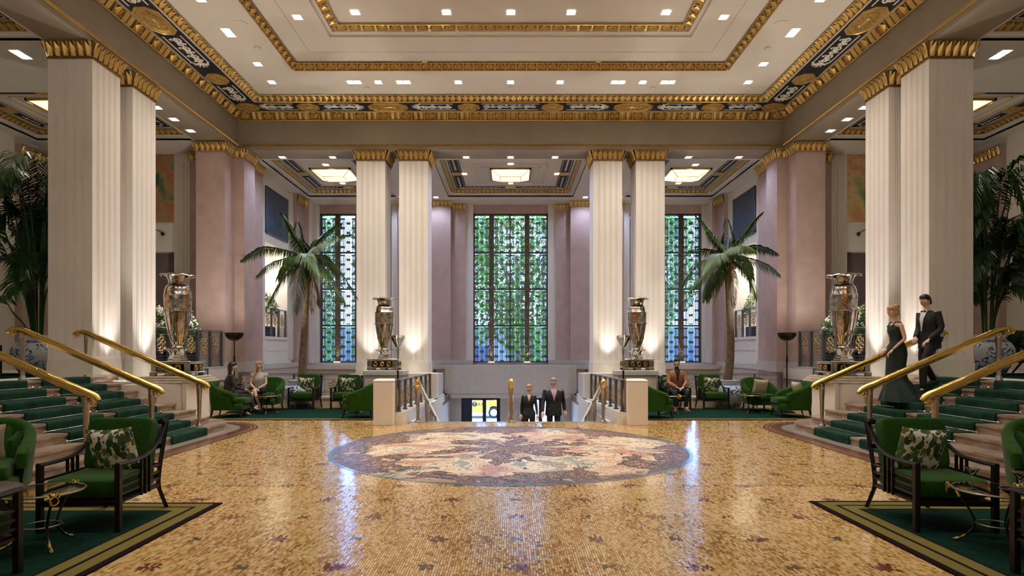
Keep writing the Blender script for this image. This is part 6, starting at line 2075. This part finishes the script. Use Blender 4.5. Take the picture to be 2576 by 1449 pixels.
person('grey-haired man in dark suit and pink shirt climbing the middle stairs', (1.12, YM, ZM), .05, standing(w=1.12, stride=.05, armsw=.10),
       [('top', 'jacket', 'blackcloth'), ('legs', 'trousers', 'blackcloth'), ('shoes', 'shoe', 'blackcloth'), ('patch', 'shirt', 'pinkcloth', shirtpink, 0)], dict(m='greyhair', low=.0, front=.06), yaw=0)
person('woman with hair tied up in black dress climbing the middle stairs beside the man', (.48, YM, ZM-.0), 0, standing(w=.85, stride=.05, armsw=-.06, fem=True),
       [('top', 'dress_top', 'blackcloth'), ('skirt', 'dress_skirt', 'blackcloth'), ('shoes', 'shoe', 'blackcloth'), ('patch', 'neckline', 'skin', skinneck, 0)], dict(m='blond', low=-.02, bun=True), yaw=0, fem=True, scale=.90)
# couple coming down the side stairs, walking to -x ; local -y is forward -> rz = -pi/2
def shirtw(m, J): vneck(m, J, .07, .38, .142)
def bow(m, J):
    c = J['neck0']+Vector((0, -.085, -.02)); m.ellip(c+Vector((.03, 0, 0)), (.03, .012, .018)); m.ellip(c+Vector((-.03, 0, 0)), (.03, .012, .018))
fz = .825
person('man in black dinner jacket and bow tie walking down the side stairs', (7.58, 11.15, fz+.0), -pi/2+.15,
       dict(pelvis=(0, 0, .98), waist=(0, -.01, 1.15), chest=(0, -.03, 1.35), neck0=(0, -.04, 1.51), neck1=(0, -.06, 1.56), head=(0, -.09, 1.68),
            shL=(.185, -.02, 1.45), elL=(.25, .02, 1.17), wrL=(.20, -.20, .98), shR=(-.185, -.02, 1.45), elR=(-.24, .0, 1.18), wrR=(-.10, -.20, 1.02),
            hipL=(.09, 0, .93), knL=(.10, -.22, .56), anL=(.10, -.22, .09), toL=(.10, -.36, .035), hipR=(-.09, 0, .93), knR=(-.10, -.06, .60), anR=(-.10, .20, .23), toR=(-.10, .07, .175)),
       [('top', 'jacket', 'blackcloth'), ('legs', 'trousers', 'blackcloth'), ('shoes', 'shoe', 'blackcloth'), ('patch', 'shirt', 'whitecloth', shirtw, 0), ('patch', 'bow_tie', 'blackcloth', bow, 0)],
       dict(m='darkhair', low=.0, front=.05), yaw=.1, tilt=.15)
wz = RISE*5
tw, _ = person('blonde woman in long dark green gown walking down the side stairs', (7.02, 11.2, wz-.02), -pi/2-.1,
       dict(pelvis=(0, 0, 1.0), waist=(0, 0, 1.16), chest=(0, -.02, 1.33), neck0=(0, -.03, 1.48), neck1=(0, -.04, 1.53), head=(0, -.07, 1.645),
            shL=(.155, -.01, 1.42), elL=(.20, .04, 1.15), wrL=(.15, -.14, .96), shR=(-.155, -.01, 1.42), elR=(-.19, .03, 1.15), wrR=(-.08, -.17, .98),
            hipL=(.09, 0, .95), knL=(.09, -.08, .52), anL=(.08, -.05, .11), toL=(.08, -.17, .04), hipR=(-.09, 0, .95), knR=(-.09, -.02, .52), anR=(-.08, .06, .11), toR=(-.08, -.06, .04)),
       [('shoes', 'shoe', 'blackcloth')], dict(m='blond', low=-.01, bun=True), yaw=.15, tilt=.15, fem=True)
m = MB(); rs = []; n = 28
for z, rx, ry, oy in ((1.40, .09, .085, -.04), (1.36, .145, .115, -.03), (1.28, .145, .118, -.03), (1.17, .11, .10, -.01), (1.10, .12, .11, 0), (1.0, .165, .145, .0), (.88, .18, .165, 0), (.6, .165, .155, -.02), (.42, .19, .18, 0), (.25, .28, .27, .06), (.12, .36, .37, .13), (.02, .40, .44, .18)):
    f = max(0, (.7-z))*.12
    rs.append([(rx*(1+f*cos(9*2*pi*k/n))*cos(2*pi*k/n), oy+ry*(1+f*cos(9*2*pi*k/n))*sin(2*pi*k/n), z) for k in range(n)])
m.rings(rs, cap=False); m.build('gown', M['gown'], tw, True)
m = MB()
for s in (-1, 1): m.tube([(s*.09, -.125, 1.37), (s*.085, -.07, 1.46), (s*.08, .03, 1.45), (s*.07, .08, 1.36)], .010, 5)
m.build('strap', M['gown'], tw, True)

# =================================================================== CEILING LAMPS
def dl_mesh(double):
    f = MB(); w = .10; L = .19 if double else .10
    for (a, b, c, d) in ((-L-.015, L+.015, -w-.015, -w), (-L-.015, L+.015, w, w+.015), (-L-.015, -L, -w, w), (L, L+.015, -w, w)): f.box(a, b, c, d, -.008, 0)
    lens = MB()
    for cx in ((-.095, .095) if double else (0,)):
        lens.box(cx-.075, cx+.075, -.085, .085, -.004, .0)
    return f.mesh('frame', M['lampframe']), lens.mesh('lens', M['lamp'])
D1, D2 = dl_mesh(False), dl_mesh(True)
ORD = ['first', 'second', 'third', 'fourth', 'fifth', 'sixth', 'seventh', 'eighth', 'ninth', 'tenth', 'eleventh', 'twelfth']
def downlight(x, y, z, lab, grp, dbl=False, watts=0.0, rz=0, size=1.9, aim=None):
    t = thing('downlight', lab, 'ceiling light', (x, y, z), rz, grp)
    a, b = D2 if dbl else D1
    inst(a, 'frame', (0, 0, 0), (0, 0, 0), t); inst(b, 'lens', (0, 0, 0), (0, 0, 0), t)
    if watts:
        l = bpy.data.lights.new('downlight_beam', 'SPOT'); l.energy = watts; l.color = (.54, .67, 1.0) if grp == 'alcove lamps' else WARM; l.spot_size = size if grp != 'alcove lamps' else 2.6; l.spot_blend = .8; l.shadow_soft_size = .08
        o = bpy.data.objects.new('downlight_beam', l); o.location = (0, 0, -.03); COL.objects.link(o); o.parent = t
        if aim: o.rotation_euler = aim
nm = "square ceiling lamp in the %s, %s counted from the women's side"
for i, (px, dbl) in enumerate(((684, 0), (891, 1), (952, 0), (1015, 1), (1153, 0), (1284.5, 0), (1409, 0), (1555, 1), (1617, 0), (1680, 1), (1882, 0))):
    p = P(px, 207, 16.5); downlight(p.x, 16.5, 8.8, nm % ('outer row by the frieze', ORD[i]), 'hall ceiling lamps', dbl, DOWN_W*(1.2 if dbl else .8))
for i, px in enumerate((893, 1123, 1285, 1437, 1676)):
    p = P(px, 30, 13.72); downlight(p.x, 13.72, 9.145, nm % ('sunken centre panel', ORD[i]), 'hall ceiling lamps', False, DOWN_W*1.3)
    if i % 2 == 0: downlight(p.x, 10.0, 9.145, nm % ('hidden row above the camera', ORD[i]), 'hall ceiling lamps', False, DOWN_W*2.2)
    if i % 2 == 0: downlight(p.x, 5.5, 9.145, nm % ('hidden row behind the camera', ORD[i]), 'hall ceiling lamps', False, DOWN_W*1.8)
for s in (-1, 1):
    for py, Dd, X, lab, dbl, z in ((161, 15.46, 6.34, 'nearer the corner', 0, 8.8), (83, 13.93, 6.38, 'beside the large gilded medallion', 1, 8.8), (0, 12.6, 6.35, 'at the picture edge', 0, 8.8), (44, 13.56, 4.69, 'alone in the middle ceiling step', 0, 8.95)):
        downlight(s*X, Dd, z, 'square ceiling lamp %s, %s' % (lab, SIDE[s]), 'hall ceiling lamps', dbl, DOWN_W*(1.2 if dbl else .9), rz=pi/2 if dbl else 0)
    downlight(s*6.35, 8.0, 8.8, 'square ceiling lamp out of sight above the near stairs, %s' % SIDE[s], 'hall ceiling lamps', True, DOWN_W*1.6)
    for i, y in enumerate((15.1, 15.87, 16.7)):
        downlight(s*8.67, y, ZB-.001, 'square lamp under the side beam, %s from the near columns, %s' % (ORD[i], SIDE[s]), 'beam lamps', False, 10, size=1.2)
    downlight(s*9.86, 12.4, ZB-.001, 'square lamp under the gallery cross beam beside %s' % STAIR[s], 'gallery lamps', True, 30, rz=pi/2, size=1.6)
    downlight(s*11.9, 15.4, 7.797, 'square lamp in the gallery bay beside its lantern, above %s' % STAIR[s], 'gallery lamps', False, 12)
    for i, X in enumerate((7.03, 5.48)):
        downlight(s*X, 18.98, ZB-.001, 'square lamp at the alcove ceiling edge, %s from the wall, %s' % (ORD[i], SIDE[s]), 'alcove lamps', False, ALC_W)
    for i, (X, Y) in enumerate(((6.15, 20.5), (6.2, 22.75))):
        downlight(s*X, Y, 7.797, 'square lamp %s the side lantern %s' % (('before', 'behind')[i], SIDE[s]), 'alcove lamps', False, ALC_W)
    for i, X in enumerate((4.24, 2.9)):
        downlight(s*X, 23.9, ZB-.001, 'square lamp above the mauve pilaster, %s from the wall, %s' % (ORD[i], SIDE[s]), 'alcove lamps', False, ALC_W)
    downlight(s*1.37, 18.98, ZB-.001, 'square lamp before the middle coffer near its corner %s' % SIDE[s], 'alcove lamps', False, ALC_W)
    downlight(s*1.62, 21.55, 7.795, 'square lamp beside the middle lantern %s' % SIDE[s], 'alcove lamps', False, ALC_W)
    lantern(s*6.12, 21.55, 'glowing square lantern of the side alcove bay %s' % SIDE[s])
    lantern(s*11.2, 15.8, 'glowing square lantern above the gallery beside %s' % STAIR[s])
downlight(0, 18.98, ZB-.001, 'square lamp centred before the middle coffer', 'alcove lamps', False, ALC_W)
downlight(0, 20.4, 7.797, 'square lamp just before the middle lantern', 'alcove lamps', False, ALC_W)
downlight(0, 22.75, 7.797, 'square lamp just behind the middle lantern', 'alcove lamps', False, ALC_W)
lantern(0, 21.55, 'glowing square lantern in the middle alcove coffer')
# small round ceiling discs and angular hatches
m = MB(); m.lathe([(0, 0), (.08, 0), (.085, -.012), (.07, -.03), (0, -.03)][::-1], 20); dm = m.mesh('detector', M['ceil'], 30)
for k, (px, py, z) in enumerate(((648, 120, 8.8), (685, 221, 8.8), (923, 221, 8.8), (1286, 221, 8.8), (1642, 221, 8.8), (1883, 221, 8.8), (1931, 121, 8.8), (1068, 156, 8.95), (1505, 156, 8.95))):
    D = (z-EYE)*F/(HY-py); p = P(px, py, D)
    o = inst(dm, 'smoke_detector', (p.x, D, z)); tag(o, "small round white ceiling disc, %s of nine counted from the women's side" % ORD[k], 'smoke detector', 'round ceiling discs')
for s in (-1, 1):
    m = MB(); n = 6; o_ = [(.17*cos(2*pi*k/n), .17*sin(2*pi*k/n)) for k in range(n)]; m.prism(o_, -.012, 0)
    D = 7.2*F/(HY-60); o = m.build('ceiling_hatch', M['ceil'], loc=(s*5.95, D, 8.8)); tag(o, 'small hexagonal ceiling hatch %s' % SIDE[s], 'hatch', 'ceiling hatches')

# column uplights
def uplight(x, y, z, w, rx, ry=0, size=.9, lab='', grp='column uplights', blend=.9):
    t = thing('uplight', lab, 'floor light', (x, y, z), 0, grp)
    m = MB(); m.box(-.13, .13, -.03, .03, 0, .02); m.build('housing', M['lampframe'], t)
    m = MB(); m.box(-.11, .11, -.02, .02, .02, .024); m.build('lens', M['lamp'], t)
    l = bpy.data.lights.new('uplight_beam', 'SPOT'); l.energy = w; l.color = UPC; l.spot_size = size; l.spot_blend = blend; l.shadow_soft_size = .03
    o = bpy.data.objects.new('uplight_beam', l); o.location = (0, 0, .04); o.rotation_euler = (pi+rx, ry, 0); COL.objects.link(o); o.parent = t
for s in (-1, 1):
    for x, w in ((4.152, 'nearer the lounge'), (2.883, 'nearer the middle stairs')):
        uplight(s*x, 18.3-.27, .92, UP_W, .10, 0, 1.15, 'small lamp washing the window column %s, %s' % (w, SIDE[s]))
    for y, w in ((11.9+CW/2, 'near'), (13.17+CW/2, 'second')):
        uplight(s*(8.08-.26), y, GZ-.12 if y < 13 else 1.0, UP_W, 0, -s*.10, 1.15, 'small lamp washing the hall face of the %s column beside %s' % (w, STAIR[s]))

# picture lamp and murals
for s in (-1, 1):
    m = MB(); m.box(-.85, .85, -.02, .02, 0, 2.15)
    o = m.build('mural_left' if False else 'mural', M['paintL'] if s < 0 else M['paintR'], loc=(s*11.05, 18.72, 5.52-.0))
    tag(o, 'tall painted mural with %s high on the gallery end wall' % ('red rounded shapes' if s < 0 else 'a pale landscape of trees'), 'mural')
    t = thing('picture_lamp', 'small bronze arm lamp below the mural above %s' % STAIR[s], 'wall lamp', (s*10.55, 18.7, 5.15), group='picture lamps')
    m = MB(); m.tube([(0, .03, 0), (-s*-.0, -.2, .05), (s*.2, -.3, .12)], .012, 6); m.build('arm', M['darkmetal'], t)
    m = MB(); m.ellip((0, -.02, 0), (.06, .03, .06)); m.build('rose', M['darkmetal'], t, True)
    m = MB(); m.box(-.75, .75, -.02, .02, 0, 2.6)
    o = m.build('mural', M['paintL'] if s < 0 else M['paintR'], loc=(s*13.78, 14.6, 4.6)); o.rotation_euler = (0, 0, pi/2)
    tag(o, 'painted mural on the outer gallery wall above %s' % STAIR[s], 'mural')
    l = bpy.data.lights.new('balcony_light', 'AREA'); l.size = 1.2; l.energy = 40; l.color = (1, .93, .82)
    o = bpy.data.objects.new('balcony_light', l); o.location = (s*9.4, 21.9, 5.3); COL.objects.link(o)

# =================================================================== STREET
def tree(x, y, h, r, lab, seed):
    t = thing('street_tree', lab, 'tree', (x, y, -2.44), group='street trees')
    R = random.Random(seed); m = MB()
    m.tube([(0, 0, 0), (.1, 0, h*.35), (-.1, .1, h*.6)], [.22, .16, .10], 8)
    for k in range(7):
        a = R.uniform(0, 2*pi); m.tube([(0, 0, h*R.uniform(.3, .5)), (cos(a)*r*.5, sin(a)*r*.5, h*.6), (cos(a)*r*.85, sin(a)*r*.85, h*R.uniform(.6, .9))], [.10, .06, .02], 6)
    m.build('trunk', M['bark'], t, True)
    n = 15000
    V = np.random.RandomState(seed)
    u = V.normal(size=(n, 3)); u /= np.linalg.norm(u, axis=1)[:, None]; rad = V.uniform(.35, 1, n)**.6
    lump = 1+.25*np.sin(u[:, 0]*5+seed)*np.cos(u[:, 2]*4)
    c = u*(rad*lump)[:, None]*np.array([r, r*.7, h*.42])+np.array([0, 0, h*.60])
    d = V.normal(size=(n, 3)); d /= np.linalg.norm(d, axis=1)[:, None]; e = np.cross(d, V.normal(size=(n, 3))); e /= np.linalg.norm(e, axis=1)[:, None]
    s_ = V.uniform(.08, .16, n)[:, None]
    q = np.stack([c-d*s_, c+e*s_*.5, c+d*s_, c-e*s_*.5], 1).reshape(-1, 3)
    me = bpy.data.meshes.new('leaves'); me.from_pydata(q.tolist(), [], np.arange(n*4).reshape(-1, 4).tolist()); me.materials.append(M['treeleaf'])
    o = bpy.data.objects.new('leaves', me); COL.objects.link(o); o.parent = t; o['kind'] = 'stuff'
for i, (x, y, h, r) in enumerate(((-12.0, 33.8, 13, 2.9), (-5.9, 33.6, 13.5, 3.0), (.4, 33.9, 15.5, 3.4), (7.0, 33.6, 15, 3.1), (13.4, 33.8, 14, 3.0))):
    tree(x, y, h, r, "leafy green street tree outside, %s of five counted from the women's side" % ORD[i], 20+i)
t = thing('building', 'pale blue-grey building across the street seen through the window grilles', 'building', (0, 60, -2.44))
m = MB(); m.box(-30, 30, 0, 6, 0, 6.5); m.build('wall', M['facade'], t)
for k in range(14):
    m = MB(); m.box(-28+4*k, -26+4*k, -.1, 0, 1, 4.5); m.build('window', M['steel'], t)
# taxi
t = thing('car', 'yellow taxi parked outside the street door', 'car', (-2.36, 37.9, -2.44))
side = [(-2.35, .35), (-2.35, .85), (-2.2, 1.0), (-1.35, 1.08), (-.75, 1.50), (.75, 1.52), (1.55, 1.08), (2.35, .92), (2.42, .5), (2.35, .32)]
m = MB(); lo = []; 
def arch(cx): return [(cx+.40*cos(a), .33+.40*sin(a)) for a in np.linspace(0, pi, 9)]
outl = [(-2.35, .30)] + side[1:-1] + [(2.38, .30)] + arch(1.35) + arch(-1.35)
m.rings([[(x, y, z) for x, z in outl] for y in (-.85, .85)]); m.build('body', M['yellow'], t)
m = MB(); gl = [(-1.15, 1.08), (-.70, 1.45), (.70, 1.46), (1.35, 1.08)]; m.rings([[(x, y, z) for x, z in gl] for y in (-.86, .86)]); m.build('side_windows', M['steel'], t)
for x in (-1.35, 1.35):
    for y in (-.86, .62):
        wt = MB(); n = 24
        wt.rings([[(r*cos(2*pi*k/n), yy, r*sin(2*pi*k/n)) for k in range(n)] for r, yy in ((.30, 0), (.33, .02), (.33, .20), (.30, .22))])
        w = wt.build('wheel', M['tyre'], t, 30, (x, y, .33))
        h = MB(); h.rings([[(r*cos(2*pi*k/n), yy, r*sin(2*pi*k/n)) for k in range(n)] for r, yy in ((.0, -.015), (.06, -.03), (.2, -.01), (.215, .01))], cap=False)
        for q in range(9):
            a = 2*pi*q/9; h.bar((.05*cos(a), -.03, .05*sin(a)), (.19*cos(a), -.02, .19*sin(a)), .03, .02)
        h.build('hubcap', M['lampframe'], w)
def text(s, loc, size, m, parent, name='lettering'):
    c = bpy.data.curves.new(name, 'FONT'); c.body = s; c.size = size; c.extrude = .004
    o = bpy.data.objects.new(name, c); COL.objects.link(o)
    dg = bpy.context.evaluated_depsgraph_get(); dg.update(); me = bpy.data.meshes.new_from_object(o.evaluated_get(dg)); bpy.data.objects.remove(o)
    me.materials.clear(); me.materials.append(m)
    o = inst(me, name, loc, (pi/2, 0, 0), parent); return o
text('NYC', (-.50, -.865, .74), .28, M['tyre'], t); text('AXI', (.37, -.865, .74), .28, M['tyre'], t)
m = MB(); n = 20; m.rings([[(.15*cos(2*pi*k/n), yy, .15*sin(2*pi*k/n)) for k in range(n)] for yy in (-.012, 0)]); m.build('black_disc', M['tyre'], t, loc=(.20, -.855, .84))
text('T', (.125, -.885, .755), .25, M['yellow'], t)
